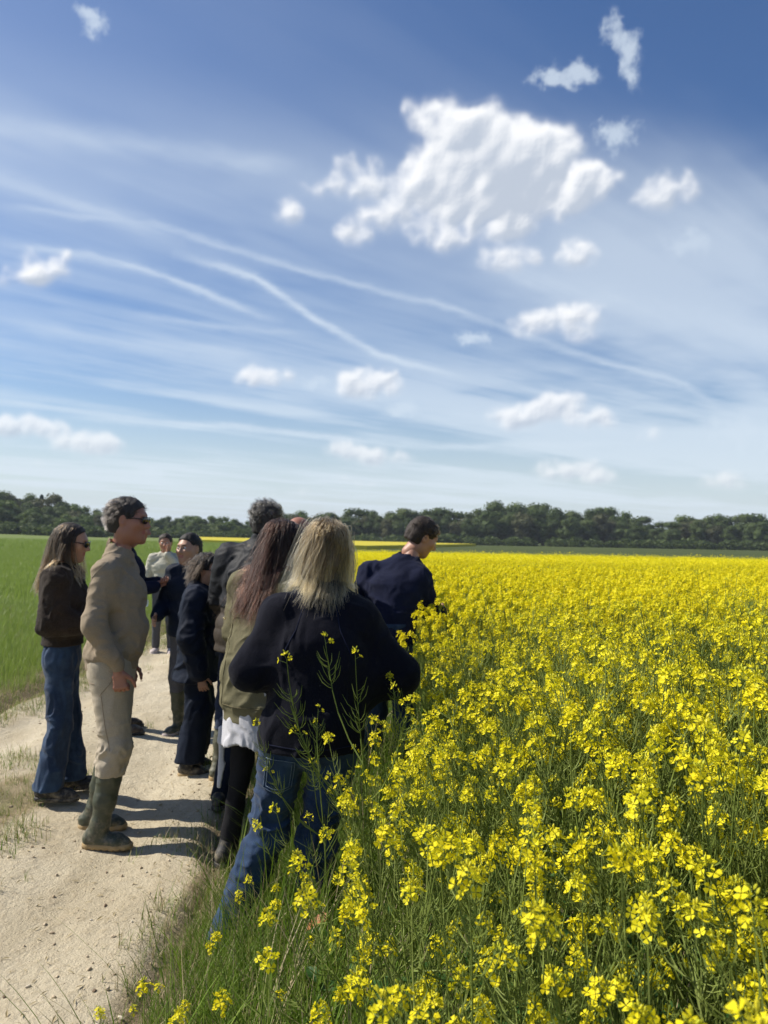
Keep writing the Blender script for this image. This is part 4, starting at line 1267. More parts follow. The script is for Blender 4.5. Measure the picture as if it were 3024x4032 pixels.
# ------------------------------------------------------------------ heads and hands
def head_fn(w=1.0, jaw=1.0, age=0.0):
    def g(P):
        P = P / np.array([w, 1, 1])
        X = np.abs(P[:, 0]); Ps = np.stack([X, P[:, 1], P[:, 2]], -1)
        pr = [e_((0, -.018, .035), (.075, .097, .084)), e_((0, .026, -.015), (.062, .066, .090)),
              e_((0, .030, -.068), (.047 * jaw, .052, .042)), e_((0, .066, -.097), (.019 * jaw, .018, .016)),
              e_((.040, .060, -.012), (.024, .022, .020)), e_((.052 * jaw, .0, -.060), (.018, .030, .030)),
              c_((0, -.012, -.06), (0, -.026, -.125), .048 * jaw, .050)]
        d = sdf(Ps, pr, .035)
        d2 = sdf(Ps, [c_((0, .088, .018), (0, .112, -.020), .0075, .0115), c_((.010, .102, -.027), (.010, .100, -.026), .0078),
                      f_((0, .083, .036), (.034, .078, .036), .012, .011, .010, .009, (0, 0, 1))], .012)
        k = .014; h_ = np.maximum(k - np.abs(d - d2), 0) / k; d = np.minimum(d, d2) - h_ * h_ * k * .25
        s1 = -prim(Ps, e_((.031, .101, .012), (.019, .018, .013)))
        k = .012; h_ = np.maximum(k - np.abs(d - s1), 0) / k; d = np.maximum(d, s1) + h_ * h_ * k * .25
        lips = sdf(Ps, [c_((0, .092, -.0495), (.017, .085, -.053), .0058, .003), c_((0, .090, -.060), (.016, .084, -.057), .0065, .003)], .003)
        k = .007; h_ = np.maximum(k - np.abs(d - lips), 0) / k; d = np.minimum(d, lips) - h_ * h_ * k * .25
        mo = -prim(Ps, c_((0, .0985, -.0548), (.023, .087, -.0552), .0022, .0016)); d = np.maximum(d, mo)
        ear = prim(Ps, e_((.077, -.006, .002), (.009, .019, .031), None)); ear = np.maximum(ear, -prim(Ps, e_((.086, -.002, .004), (.007, .010, .019))))
        k = .008; h_ = np.maximum(k - np.abs(d - ear), 0) / k; d = np.minimum(d, ear) - h_ * h_ * k * .25
        return d
    return g
_HEADS = {}
def head_mesh(w=1.0, jaw=1.0, h=.0046):
    key = (w, jaw, h)
    if key not in _HEADS:
        V, Q = surface(head_fn(w, jaw), A3(-.11, -.14, -.19), A3(.11, .14, .14), h)
        _HEADS[key] = (relax(V, Q, 1, .35), Q)
    return _HEADS[key]
_HANDS = {}
def hand_mesh(curl, h=.0036):
    if curl in _HANDS: return _HANDS[curl]
    X = A3(1, 0, 0)
    pr = [f_((0, -.03, 0), (0, .02, 0), .026, .019, .034, .016, X), f_((0, .02, 0), (0, .082, 0), .036, .015, .040, .012, X), c_((0, -.05, 0), (0, 0, 0), .024, .022)]
    for x, L, sp_ in ((.031, .070, .10), (.0105, .078, .03), (-.0105, .072, -.04), (-.030, .056, -.12)):
        p = A3(x, .080, 0); a = 0
        for s, fr in enumerate((.45, .31, .24)):
            a += curl * (.7 if s == 0 else 1.0)
            q = p + A3(sp_ * cos(a), cos(a), -sin(a)) * L * fr
            pr.append(c_(p, q, .0092 - .0009 * s, .0086 - .0009 * s)); p = q
    p = A3(.026, .012, -.004); q = p + A3(.030, .030, -.012); r_ = q + A3(.012, .028, -.012); s = r_ + A3(.002, .024, -.008)
    pr += [c_(p, q, .014, .0115), c_(q, r_, .0105, .0095), c_(r_, s, .0093, .0078)]
    lo, hi = bounds(pr, .01)
    V, Q = surface(lambda P: sdf(P, pr, .008), lo, hi, h)
    _HANDS[curl] = (relax(V, Q, 1, .35), Q)
    return _HANDS[curl]
def euler_head(yaw, pitch, tilt):
    y, p, t = R(-yaw), R(-pitch), R(tilt)
    Rz_ = np.array([[cos(y), -sin(y), 0], [sin(y), cos(y), 0], [0, 0, 1]])
    Rx_ = np.array([[1, 0, 0], [0, cos(p), -sin(p)], [0, sin(p), cos(p)]])
    Ry_ = np.array([[cos(t), 0, sin(t)], [0, 1, 0], [-sin(t), 0, cos(t)]])
    return Rz_ @ Rx_ @ Ry_
def pose(H, **ov):
    s = H / 1.76
    J = dict(pelvis=(0, 0, .96), waist=(0, 0, 1.10), chest=(0, .005, 1.29), neck=(0, -.02, 1.485), head=(0, .02, 1.645),
             shL=(-.175, -.01, 1.435), shR=(.175, -.01, 1.435), elL=(-.235, -.04, 1.15), elR=(.235, -.04, 1.15), wrL=(-.235, .05, .90), wrR=(.235, .05, .90),
             hipL=(-.09, 0, .92), hipR=(.09, 0, .92), knL=(-.10, .03, .50), knR=(.10, .03, .50), anL=(-.11, -.03, .09), anR=(.11, -.03, .09))
    J = {k: np.array(v) * s for k, v in J.items()}
    for k, v in ov.items():
        if k in J: J[k] = np.array(v, float)
    J['s'] = s; J['yawL'] = ov.get('yawL', -8); J['yawR'] = ov.get('yawR', 8)
    J['Rh'] = euler_head(*ov.get('look', (0, 0, 0)))
    return J
def body(J, parent, sk, w=1.0, jaw=1.0, hands=True, curl=.45, hs=1.0, hres=.0046, hdL=None, hdR=None):
    s = J['s']; ax = unit(J['shR'] - J['shL'])
    pr = [f_(J['pelvis'], J['waist'], .14 * s, .09 * s, .125 * s, .085 * s, ax), f_(J['waist'], J['chest'], .125 * s, .085 * s, .15 * s, .095 * s, ax),
          f_(J['chest'], J['neck'] - A3(0, 0, .04), .15 * s, .09 * s, .08 * s, .06 * s, ax), c_(J['neck'] - A3(0, 0, .05), J['head'] + J['Rh'] @ A3(0, -.012, -.045), .054, .046)]
    for q in 'LR':
        pr += [c_(J['sh' + q] - A3(0, 0, .03), J['neck'] - A3(0, 0, .06), .036 * s, .034 * s), c_(J['sh' + q], J['el' + q], .048 * s, .038 * s), c_(J['el' + q], J['wr' + q], .037 * s, .025 * s),
               c_(J['hip' + q], J['kn' + q], .075 * s, .052 * s), c_(J['kn' + q], J['an' + q], .05 * s, .036 * s)]
    lo, hi = bounds(pr)
    V, Q = surface(lambda P: sdf(P, pr, .03), lo, hi, .013)
    Vs, Qs = [relax(V, Q, 1)], [Q]; n = len(V); lips = [np.zeros(len(V))]
    HV, HQ = head_mesh(w, jaw, hres)
    Vs.append(HV * hs @ J['Rh'].T + J['head']); Qs.append(HQ + n); n += len(HV)
    lp = (np.abs(HV[:, 0]) < .024) & (HV[:, 2] < -.045) & (HV[:, 2] > -.066) & (HV[:, 1] > .084)
    lips.append(lp.astype(float))
    if hands:
        for q in 'LR':
            d = unit(J['wr' + q] - J['el' + q]); hd = (hdL if q == 'L' else hdR)
            if hd is not None: d = unit(hd)
            sx_ = 1 if q == 'L' else -1
            side = A3(0, 1, 0) if abs(d[1]) < .8 else A3(0, 0, 1)     # thumb points forward
            th = unit(side - d * (side @ d))
            nz = np.cross(th, d) * (1 if q == 'L' else -1)                # back of the hand faces out
            NV, NQ = hand_mesh(curl)
            M_ = np.stack([th, d, nz], 1)
            flip = np.linalg.det(M_) < 0
            Vs.append((NV * s * .90) @ M_.T + J['wr' + q] + d * .03); Qs.append((NQ[:, ::-1] if flip else NQ) + n); n += len(NV); lips.append(np.zeros(len(NV)))
    me = mesh_np('body', np.concatenate(Vs), [np.concatenate(Qs)], [sk])
    at = me.attributes.new('lips', 'FLOAT', 'POINT'); at.data.foreach_set('value', np.concatenate(lips).astype(np.float32))
    return add_obj('body', me, parent)
def top(J, name, mat, parent, t=.015, hem=.9, sleeves=1.0, h=.009, fold=None, wide=1.0, deep=1.0, collar=0, belly=0., armr=1.0, cuts=(), tail=None, hole=.062, flare=0., k=.035, extra=None, rib=0., more=()):
    if rib:
        fo_ = fold
        fold = lambda P: (fo_(P) if fo_ is not None else 0) * smooth(P[:, 2], hem + .02, hem + .10) + rib * (1 - smooth(P[:, 2], hem + .035, hem + .075)) - .006 * np.exp(-((P[:, 2] - hem - .10) / .03) ** 2)
    s = J['s']; ax = unit(J['shR'] - J['shL'])
    up = unit(J['neck'] - J['chest'])
    pb = J['pelvis'].copy(); pb[2] = min(pb[2], hem)
    pr = [f_(J['waist'], J['chest'], .140 * s * wide + t, .098 * s * deep + t + belly, .168 * s * wide + t, .108 * s * deep + t + belly * .3, ax),
          f_(J['pelvis'], J['waist'], (.158 + flare * .5) * s * wide + t, .105 * s * deep + t + belly * .6, .140 * s * wide + t, .098 * s * deep + t + belly, ax),
          f_(J['chest'], J['neck'] - up * .055 * s, .165 * s * wide + t, .105 * s * deep + t, .10 * s + t, .065 * s + t, ax)]
    low = J['pelvis'] + A3(0, 0, hem - J['pelvis'][2] - .05)
    if tail is not None: low = np.array(tail)
    if low[2] < J['pelvis'][2]: pr.append(f_(J['pelvis'], low, (.158 + flare * .5) * s * wide + t, .105 * s * deep + t, (.165 + flare) * s * wide + t, (.115 + flare * .8) * s * deep + t, ax))
    for q in 'LR':
        pr.append(c_(J['sh' + q] - A3(0, 0, .024), J['neck'] - up * .02, .050 * s + t, .042 * s + t * .6))
        if sleeves > 0:
            pr.append(c_(J['sh' + q] - A3(0, 0, .024), J['el' + q], (.056 * s + t) * armr, (.046 * s + t) * armr))
            e = J['el' + q] + (J['wr' + q] - J['el' + q]) * min(1, sleeves)
            if sleeves > .3: pr.append(c_(J['el' + q], e, (.046 * s + t) * armr, (.034 * s + t * .75) * armr))
    pr += list(more)
    if collar: pr.append(c_(J['neck'] - up * .02, J['neck'] + up * collar, .060 + t * .5, .056 + t * .4))
    sub = [c_(J['neck'] - up * -.005, J['neck'] + unit(J['head'] - J['neck']) * .2, hole, hole + .004)]
    cu = list(cuts) + [(A3(0, 0, hem), A3(0, 0, -1.0))]
    if collar: cu.append((J['neck'] + up * (collar + .004), up)) if False else None
    return shell(name, pr, mat, parent, h, k, sub, [c for c in cu if c is not None], fold, extra=extra)
def legs(J, name, mat, parent, rt=.088, rk=.066, ra=.055, t=.0, cut=.07, topz=None, h=.009, fold=None, seat=1.0, k=.03, ret=False, extra=None):
    s = J['s']; ax = unit(J['hipR'] - J['hipL'])
    pr = [f_(J['pelvis'] - A3(0, 0, .06 * s), J['pelvis'] + A3(0, 0, .10 * s), .158 * s * seat, .112 * s * seat, .145 * s, .10 * s, ax)]
    for q in 'LR':
        an = J['an' + q] - unit(J['kn' + q] - J['an' + q]) * .06
        pr += [c_(J['hip' + q], J['kn' + q], rt * s, rk * s), c_(J['kn' + q], an, rk * s, ra * s)]
    tz = topz if topz is not None else J['pelvis'][2] + .12 * s
    cuts = [(A3(0, 0, tz), A3(0, 0, 1.0))]
    if cut is not None: cuts.append((A3(0, 0, cut), A3(0, 0, -1.0)))
    return shell(name, pr, mat, parent, h, k, (), cuts, fold, ret=ret, extra=extra)
def foot(J, q, kind, mat, solem, parent, topz=.37, L=.27, res=.007, shaft=.058):
    """shoe or rubber boot with its own sole"""
    an = J['an' + q]; yaw = R(J['yaw' + q]); d = A3(sin(yaw), cos(yaw), 0); sd_ = A3(cos(yaw), -sin(yaw), 0)
    s = J['s'] ** .5
    heel = A3(an[0], an[1], 0) - d * .045 * s + A3(0, 0, an[2] - .09)
    toe = heel + d * (L - .085) * s
    ball = heel + d * (L - .13) * s
    g0 = heel[2]
    up = [f_(heel + A3(0, 0, .045), ball + A3(0, 0, .036), .036 * s, .042 * s, .044 * s, .034 * s, sd_), f_(ball + A3(0, 0, .036), toe + A3(0, 0, .028), .044 * s, .034 * s, .036 * s, .026 * s, sd_),
          c_(heel + d * .02 + A3(0, 0, .06), an + A3(0, 0, .03), .042 * s, .042 * s)]
    if kind == 'boot':
        kn = J['kn' + q]; tp = an + (kn - an) * ((topz - an[2]) / (kn[2] - an[2]))
        midp = an + (kn - an) * .35
        up += [c_(an, midp, .046 * s, .055 * s), c_(midp, tp + unit(kn - an) * .03, .055 * s, shaft * s + .006)]
        cuts = [(A3(0, 0, g0 + .018), A3(0, 0, -1.)), (tp, unit(kn - an))]
        fold = wrinkle(.004, (14, 14, 30), 3.)
        nm = 'boot'
    else:
        cuts = [(A3(0, 0, g0 + .016), A3(0, 0, -1.)), (A3(0, 0, an[2] + .05), A3(0, 0, 1.))]; fold = None; nm = 'shoe'
    o = shell(nm, up, mat, parent, res, .025, (), cuts, fold)
    so = [f_(heel + A3(0, 0, .012), ball + A3(0, 0, .012), .040 * s, .042 * s, .048 * s, .036 * s, sd_), f_(ball + A3(0, 0, .012), toe + A3(0, 0, .012), .048 * s, .036 * s, .041 * s, .036 * s, sd_)]
    def tread(P, dd):
        u = (P - heel) @ d
        return dd + np.where((P[:, 2] < g0 + .010) & (np.sin(u * 190) > .45), .006, 0)
    shell('sole', so, solem, o, .0055, .01, (), [(A3(0, 0, g0 + .0), A3(0, 0, -1.)), (A3(0, 0, g0 + (.032 if kind == 'boot' else .026)), A3(0, 0, 1.))], None, extra=tread if kind == 'boot' else None)
    return o
def cap(J, mat, parent, thick=.010, line=.040, back=-.06, wav=.004, name='hair', seed=0., vol=(1, 1, 1), hs=1.0, tail=0.):
    """close lying mass of hair on the skull"""
    Rh, c = J['Rh'], J['head']
    def g(P):
        q = ((P - c) @ Rh) / hs
        r0 = np.array([.075, .097, .084]) + thick * np.array(vol)
        d = (np.linalg.norm((q - A3(0, -.018, .035)) / r0, axis=1) - 1) * .08
        nape = (np.linalg.norm((q - A3(0, -.045, -.030)) / (np.array([.062, .055, .07]) + thick), axis=1) - 1) * .06
        k = .03; h_ = np.maximum(k - np.abs(d - nape), 0) / k; d = np.minimum(d, nape) - h_ * h_ * k * .25
        if tail:
            tl = (np.linalg.norm((q - A3(0, -.052, -.07 - tail * .4)) / A3(.074, .040, .07 + tail * .6), axis=1) - 1) * .04
            h_ = np.maximum(k - np.abs(d - tl), 0) / k; d = np.minimum(d, tl) - h_ * h_ * k * .25
        d = d + (fbm(q * np.array([50, 50, 28]) + seed, 3) - .5) * wav * 2
        # clear of the face, the ears and the neck
        face = (q[:, 1] - line) - .55 * np.maximum(q[:, 2] - .055, 0) * 1.6
        face = np.where(q[:, 2] > .085, face - (q[:, 2] - .085) * 3, face)
        side = np.maximum(q[:, 1] + .012, .0 + back + .055 - q[:, 2] - 0.0)
        d = np.maximum(d, face)
        d = np.maximum(d, np.minimum(q[:, 1] + .018, -.002 - q[:, 2] + .012))
        d = np.maximum(d, back - tail - q[:, 2])
        return d
    V, Q = surface(g, c - .16 - tail, c + .16, .0052)
    return add_obj(name, mesh_np(name, relax(V, Q, 1), [Q], [mat]), parent)
def curves(name, P, rad, mat, parent):
    """P (n, k, 3)"""
    n, k, _ = P.shape
    hc = bpy.data.hair_curves.new(name)
    hc.add_curves([k] * n)
    hc.attributes['position'].data.foreach_set('vector', P.astype(np.float32).ravel())
    ra = hc.attributes.get('radius') or hc.attributes.new('radius', 'FLOAT', 'POINT')
    r_ = np.broadcast_to(rad * np.linspace(1, .35, k)[None], (n, k))
    ra.data.foreach_set('value', r_.astype(np.float32).ravel())
    hc.materials.append(mat)
    o = bpy.data.objects.new(name, hc); return link(o, parent)
def strands(J, mat, parent, n, length, grav=(0, 0, -1), wind=(0, 0, 0), off=(.004, .03), k=16, seed=0, part=(0., .02), lift=.35, stiff=.55, curl=0., cfreq=2.2, frizz=.02,
            rad=.0007, col=(), line=.045, low=-.05, clump=.6, hs=1.0, jit=.2, name='strands', comb=None, gstr=.28, lock=.6, asym=0.):
    r = np.random.default_rng(900 + seed); Rh, c = J['Rh'], J['head']
    D = r.normal(size=(n * 6, 3)); D /= np.linalg.norm(D, axis=1)[:, None]
    ctr = A3(0, -.018, .035); rr = A3(.0755, .0975, .0845)
    q = ctr + D * rr
    ok = (q[:, 2] > low) & ((q[:, 1] < line + .35 * (q[:, 2] - .03)) | (q[:, 2] > .098)) & (q[:, 1] < .075) & ((q[:, 1] < -.012) | (q[:, 2] > .030))
    q = q[ok][:n]; D = D[ok][:n]; n = len(q)
    nrm = (D / rr); nrm /= np.linalg.norm(nrm, axis=1)[:, None]
    crown = A3(part[0], part[1], .115)
    tan_ = q - crown; tan_[:, 1] *= .55
    if comb is not None: tan_ = tan_ * .4 + np.array(comb) * .1
    tan_ -= nrm * (tan_ * nrm).sum(1)[:, None]; tan_ /= np.linalg.norm(tan_, axis=1)[:, None] + 1e-6
    d = nrm * lift + tan_ ; d /= np.linalg.norm(d, axis=1)[:, None]
    P = (q * hs) @ Rh.T + c; d = d @ Rh.T
    out = [P.copy()]
    L = length * r.uniform(1 - jit, 1 + jit * .5, n) * (1 + asym * q[:, 0] / .075)
    o_ = off[0] + (off[1] - off[0]) * r.random(n) ** 1.6
    grav, wind = np.array(grav, float), np.array(wind, float)
    # clumps share their wandering
    nc = max(6, int(n / 34)); cen = P[r.integers(0, n, nc)]
    cid = np.argmin(((P[:, None] - cen[None]) ** 2).sum(-1), 1) if n * nc < 3e6 else r.integers(0, nc, n)
    ca_ = r.normal(size=(nc, 3)); ph = r.uniform(0, 2 * pi, nc)[cid] + r.normal(0, .2 if curl < .3 else .5, n); ca2 = r.normal(size=(nc, 3))
    off_n = r.normal(size=(n, 3))
    for i in range(1, k):
        t = i / (k - 1); st = (L / (k - 1))[:, None]
        w = ca_[cid] * clump * .16 * (.3 + t) + off_n * frizz * 2 + r.normal(0, frizz, (n, 3))
        if curl:
            aa = ph + cfreq * i
            uu = np.cross(d, A3(.3, .2, .9)); uu /= np.linalg.norm(uu, axis=1)[:, None] + 1e-6; vv = np.cross(d, uu)
            w = w + (uu * np.cos(aa)[:, None] + vv * np.sin(aa)[:, None]) * curl
        g = grav * gstr * (.35 + t) + wind * (.05 + t ** 1.3) * .55 * (.6 + .8 * ((cid * 7919) % 13 / 13.0)[:, None])
        d = d * stiff + g + w * .5
        d /= np.linalg.norm(d, axis=1)[:, None] + 1e-6
        P = P + d * st
        hq = ((P - c) @ Rh) / hs; e = (hq - ctr) / (rr + o_[:, None] * min(1., i / 3)); l = np.linalg.norm(e, axis=1)
        ins = l < 1
        hq[ins] = ctr + (e[ins] / l[ins][:, None]) * (rr + o_[ins][:, None] * min(1., i / 3))
        P = np.where(ins[:, None], (hq * hs) @ Rh.T + c, P)
        for a, b, ra in col:
            ab = b - a; tt = np.clip(((P - a) @ ab) / (ab @ ab + 1e-9), 0, 1); cp = a + tt[:, None] * ab
            v = P - cp; l = np.linalg.norm(v, axis=1); rq = ra + o_ * .3; m2 = l < rq
            P[m2] = cp[m2] + v[m2] / l[m2][:, None] * rq[m2][:, None]
        out.append(P.copy())
    Q_ = np.stack(out, 1)
    # locks: strands of a clump run together towards their ends
    cnt = np.maximum(np.bincount(cid, minlength=nc), 1)
    ctr_ = np.stack([np.stack([np.bincount(cid, Q_[:, i, a], nc) / cnt for a in range(3)], -1) for i in range(k)], 1)
    f = (lock * np.linspace(0, 1, k) ** .8)[None, :, None] * r.uniform(.4, 1.1, (n, 1, 1))
    f = np.clip(f, 0, .95)
    Q_ = Q_ * (1 - f) + ctr_[cid] * f
    return curves(name, Q_, rad, mat, parent)
def shades(J, parent, hs=1.0):
    A = Acc(); V, F = ICO2
    for sx_ in (-1, 1):
        A.add(V * [.027, .0045, .0205] @ np.array([[1, -sx_ * .22, 0], [0, 1, 0], [0, 0, 1]]) + [sx_ * .033, .102, .010], F, None, 0)
        A.tube([(sx_ * .058, .092, .016), (sx_ * .072, .06, .017), (sx_ * .079, .0, .012)], [.0035, .003, .0022], 5)
    A.tube([(-.012, .107, .015), (0, .110, .017), (.012, .107, .015)], .0025, 5)
    A.tube([(-.058, .094, .024), (-.03, .106, .030), (0, .108, .026), (.03, .106, .030), (.058, .094, .024)], .0022, 5)
    A.V = [(v * hs) @ J['Rh'].T + J['head'] for v in A.V]
    return add_obj('sunglasses', A.mesh('sunglasses', [M_LENS]), parent)
def eyes(J, parent, hs=1.0):
    for sx_ in (-1, 1):
        V, F = ICO2; A = Acc(); A.add(V * .0115 + [sx_ * .031, .081, .011], F, None, 0)
        A.add(V * [.0055, .002, .0055] + [sx_ * .031, .0925, .011], F, None, 1)
        A.V = [(v * hs) @ J['Rh'].T + J['head'] for v in A.V]
        add_obj('eye', A.mesh('eye', [M_EYEW, M_LENS]), parent)
def brows(J, mat, parent, hs=1.0):
    A = Acc()
    for sx_ in (-1, 1):
        A.tube([(sx_ * .013, .097, .030), (sx_ * .030, .093, .0345), (sx_ * .047, .080, .030)], [.0028, .0032, .0015], 5)
    A.V = [(v * hs) @ J['Rh'].T + J['head'] for v in A.V]
    add_obj('eyebrows', A.mesh('eyebrows', [mat]), parent)
def col_torso(J, t=.02):
    s = J['s']
    return [(J['shL'], J['neck'] - A3(0, 0, .04), .062 * s + t), (J['shR'], J['neck'] - A3(0, 0, .04), .062 * s + t), (J['neck'] - A3(0, 0, .02), J['head'], .055),
            (J['chest'] - A3(.09, 0, 0), J['chest'] + A3(.09, 0, 0), .115 * s + t), (J['chest'], J['neck'] - A3(0, 0, .09), .115 * s + t), (J['shL'], J['elL'], .055 * s + t), (J['shR'], J['elR'], .055 * s + t)]
def person(label, x, y, heading):
    z = float(top_h(x, y)[0])
    return thing('person', label, 'person', (x, y, z), R(-heading), 'people standing at the edge of the rape field')
# ------------------------------------------------------------------ the people
FEW = True
# --- woman in front, back to us, blonde hair, navy wool jacket, jeans
t = person('blonde woman in a big navy jacket and blue jeans, back turned, nearest the camera', -.245, 3.02, 0)
J = pose(1.70, pelvis=(-.02, .0, .88), waist=(-.015, .03, 1.00), chest=(-.01, .07, 1.17), neck=(.0, .12, 1.385), head=(.01, .175, 1.545),
         shL=(-.165, .08, 1.315), shR=(.15, .10, 1.305), elL=(-.268, .0, 1.08), elR=(.325, .10, 1.06), wrL=(-.19, .24, 1.0), wrR=(.30, .34, 1.02),
         hipL=(-.12, .0, .83), hipR=(.075, .0, .83), knL=(-.185, .05, .46), knR=(.015, .04, .44), anL=(-.315, .0, .10), anR=(-.01, .0, .09), yawL=-20, yawR=10, look=(14, 22, 4))
body(J, t, SK_FAIR)
def fw(P):
    # soft vertical falls of the loose back and sleeves
    v = np.sin(P[:, 0] * 26 + 3 * fbm(P * 3, 2)) * .004 * smooth(P[:, 2], .8, .95) * (1 - smooth(P[:, 2], 1.1, 1.3))
    return v + wrinkle(.007, (10, 10, 6), 1.)(P)
jk = top(J, 'jacket', M_NAVY, t, .022, .790, 1.0, .0065, fw, 1.05, 1.12, .035, flare=.015, armr=1.0, k=.05, more=[c_((.07, .07, 1.08), J['elR'] + A3(-.05, 0, -.01), .15, .085), c_((.08, .06, .95), J['elR'] + A3(-.10, 0, -.04), .11, .07), c_((-.08, .07, 1.13), J['elL'] + A3(.03, 0, .0), .13, .060)])
for sx_ in (-1, 1): seam(jk, [(sx_ * .060, 0, 1.35), (sx_ * .085, 0, 1.25), (sx_ * .135, 0, 1.15)], (0, 1, 0), M_NAVY2, .0022)
seam(jk, [(-.17, 0, .825), (0, 0, .82), (.17, 0, .825)], (0, 1, 0), M_NAVY2, .002)
def fj(P):
    kn = np.exp(-((P[:, 2] - .46) / .13) ** 2)
    return wrinkle(.013, (8, 8, 17), 4.)(P) * (.35 + kn) + wrinkle(.005, (16, 16, 7), 8.)(P) * .7
LV, LQ = legs(J, 'jeans', M_DENIM, t, .098, .078, .074, cut=.045, h=.0065, fold=fj, seat=1.05, ret=True)
jeans = add_obj('jeans', mesh_np('jeans', LV, [LQ], [M_DENIM]), t)
from mathutils.bvhtree import BVHTree
def on_back(V, Q, pts, lift=.0015):
    bv = BVHTree.FromPolygons([tuple(v) for v in V], [tuple(int(i) for i in q) for q in Q])
    out = []
    for x, z in pts:
        h_ = bv.ray_cast(Vector((x, -1.5, z)), Vector((0, 1, 0)))
        if h_[0] is not None: out.append((h_[0].x, h_[0].y - lift, h_[0].z))
    return np.array(out)
def dense(pts, n=10):
    o = []
    for a, b in zip(pts[:-1], pts[1:]): o += [tuple(np.array(a) + (np.array(b) - np.array(a)) * i / n) for i in range(n)]
    return o + [pts[-1]]
# back pocket, standing a little proud, with its stitching
pk = [(-.170, .765), (-.055, .755), (-.066, .655), (-.115, .635), (-.185, .675)]
gx, gz = np.meshgrid(np.linspace(0, 1, 12), np.linspace(0, 1, 12))
tl_, tr_, br_, bl_ = map(np.array, ((-.185, .768), (-.072, .758), (-.090, .648), (-.195, .655)))
G = (tl_[None, None] * ((1 - gx) * (1 - gz))[..., None] + tr_ * (gx * (1 - gz))[..., None] + br_ * (gx * gz)[..., None] + bl_ * ((1 - gx) * gz)[..., None])
G[..., 1] -= .016 * (np.sin(gx * pi)) * gz
PV = on_back(LV, LQ, [tuple(g) for g in G.reshape(-1, 2)], .0035)
if len(PV) == 144:
    q_ = np.arange(11)[None] + np.arange(11)[:, None] * 12
    pk_o = add_obj('pocket', mesh_np('pocket', PV, [np.stack([q_, q_ + 1, q_ + 13, q_ + 12], -1).reshape(-1, 4)], [M_DENIM]), t)
    A = Acc()
    W_ = PV.reshape(12, 12, 3) - [0, .0012, 0]
    for off_ in (0, 1):
        rim = list(W_[off_:, off_][:11 - 2 * off_ + off_]) + list(W_[11 - off_, off_:12 - off_]) + list(W_[off_:12 - off_, 11 - off_][::-1])
        A.tube(np.array(rim), .0011, 4)
    A.tube(W_[0], .0011, 4)
    add_obj('stitching', A.mesh('stitching', [M_THREAD]), pk_o)
A = Acc(); sl = on_back(LV, LQ, dense([(-.02, .79), (-.02, .70), (-.02, .64)], 8), .001)
if len(sl) > 3: A.tube(sl, .0016, 4); add_obj('seam', A.mesh('seam', [M_DENIM2]), t)
for q in 'LR': foot(J, q, 'shoe', M_BOOT, M_BOOT, t, L=.25, res=.009)
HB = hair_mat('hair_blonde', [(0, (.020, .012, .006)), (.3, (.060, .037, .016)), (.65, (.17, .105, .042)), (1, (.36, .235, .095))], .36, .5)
cap(J, scalp_mat('scalp_blonde', (.085, .058, .033)), t, .012, back=-.10, tail=.045)
ct = col_torso(J, .03)
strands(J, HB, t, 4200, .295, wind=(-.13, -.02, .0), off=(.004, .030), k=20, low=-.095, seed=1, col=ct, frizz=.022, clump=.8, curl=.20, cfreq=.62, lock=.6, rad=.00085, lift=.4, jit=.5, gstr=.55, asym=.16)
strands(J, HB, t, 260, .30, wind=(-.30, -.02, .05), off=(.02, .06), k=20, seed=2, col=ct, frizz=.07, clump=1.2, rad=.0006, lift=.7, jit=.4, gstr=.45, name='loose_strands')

# --- woman with long chestnut hair, olive jacket, white shirt tail, black trousers
t = person('woman with long chestnut hair, olive jacket over a hanging white shirt', -.60, 3.80, 38)
J = pose(1.70, pelvis=(.0, -.02, .93), waist=(.0, .0, 1.06), chest=(.02, .04, 1.24), neck=(.03, .07, 1.42), head=(.06, .11, 1.565), shL=(-.16, .04, 1.38), shR=(.19, .05, 1.38),
         elL=(-.235, .06, 1.12), elR=(.26, .10, 1.12), wrL=(-.12, .26, 1.08), wrR=(.15, .30, 1.05), anL=(-.13, -.05, .09), anR=(.03, -.03, .09), knL=(-.10, .0, .5), knR=(.06, .03, .5), look=(15, 8, -5))
body(J, t, SK_FAIR)
jk = top(J, 'jacket', M_OLIVE, t, .022, .715, 1.0, .0065, wrinkle(.010, (11, 11, 11), 2.), 1.05, 1.1, .03, flare=.0, tail=(0, -.02, .67), rib=.012)
seam(jk, [(-.20, 0, 1.235), (-.10, 0, 1.215), (.10, 0, 1.215), (.2, 0, 1.235)], (0, 1, 0), M_OLIVE2, .003)
seam(jk, [(-.09, 0, 1.21), (-.085, 0, 1.0), (-.09, 0, .80)], (0, 1, 0), M_OLIVE2); seam(jk, [(-.2, 0, .80), (0, 0, .80), (.18, 0, .80)], (0, 1, 0), M_OLIVE2, .003)
seam(jk, [(-.195, -.01, 1.36), (-.215, -.06, 1.26), (-.20, -.08, 1.17)], (1, .5, 0), M_OLIVE2)
top(J, 'shirt', M_WHITE, t, .010, .58, 0, .007, wrinkle(.007, (13, 13, 3), 6.), 1.0, 1.05, 0, flare=.02, tail=(0, -.02, .50), extra=lambda P, d: np.maximum(d, .595 + .022 * np.sin(P[:, 0] * 13 + 1) + .006 * np.sin(P[:, 0] * 31) - P[:, 2]))
shell('shirt_tail', [f_((-.165, -.07, .66), (-.17, -.085, .37), .022, .008, .013, .006, (.7, .7, 0))], M_WHITE, t, .006, .01, (), (), wrinkle(.004, (22, 22, 5), 2.))
legs(J, 'trousers', M_BLACK, t, .080, .055, .045, cut=.03, h=.009, fold=wrinkle(.004, (12, 12, 12), 7.))
for q in 'LR': foot(J, q, 'shoe', M_BOOT, M_BOOT, t, L=.24, res=.009)
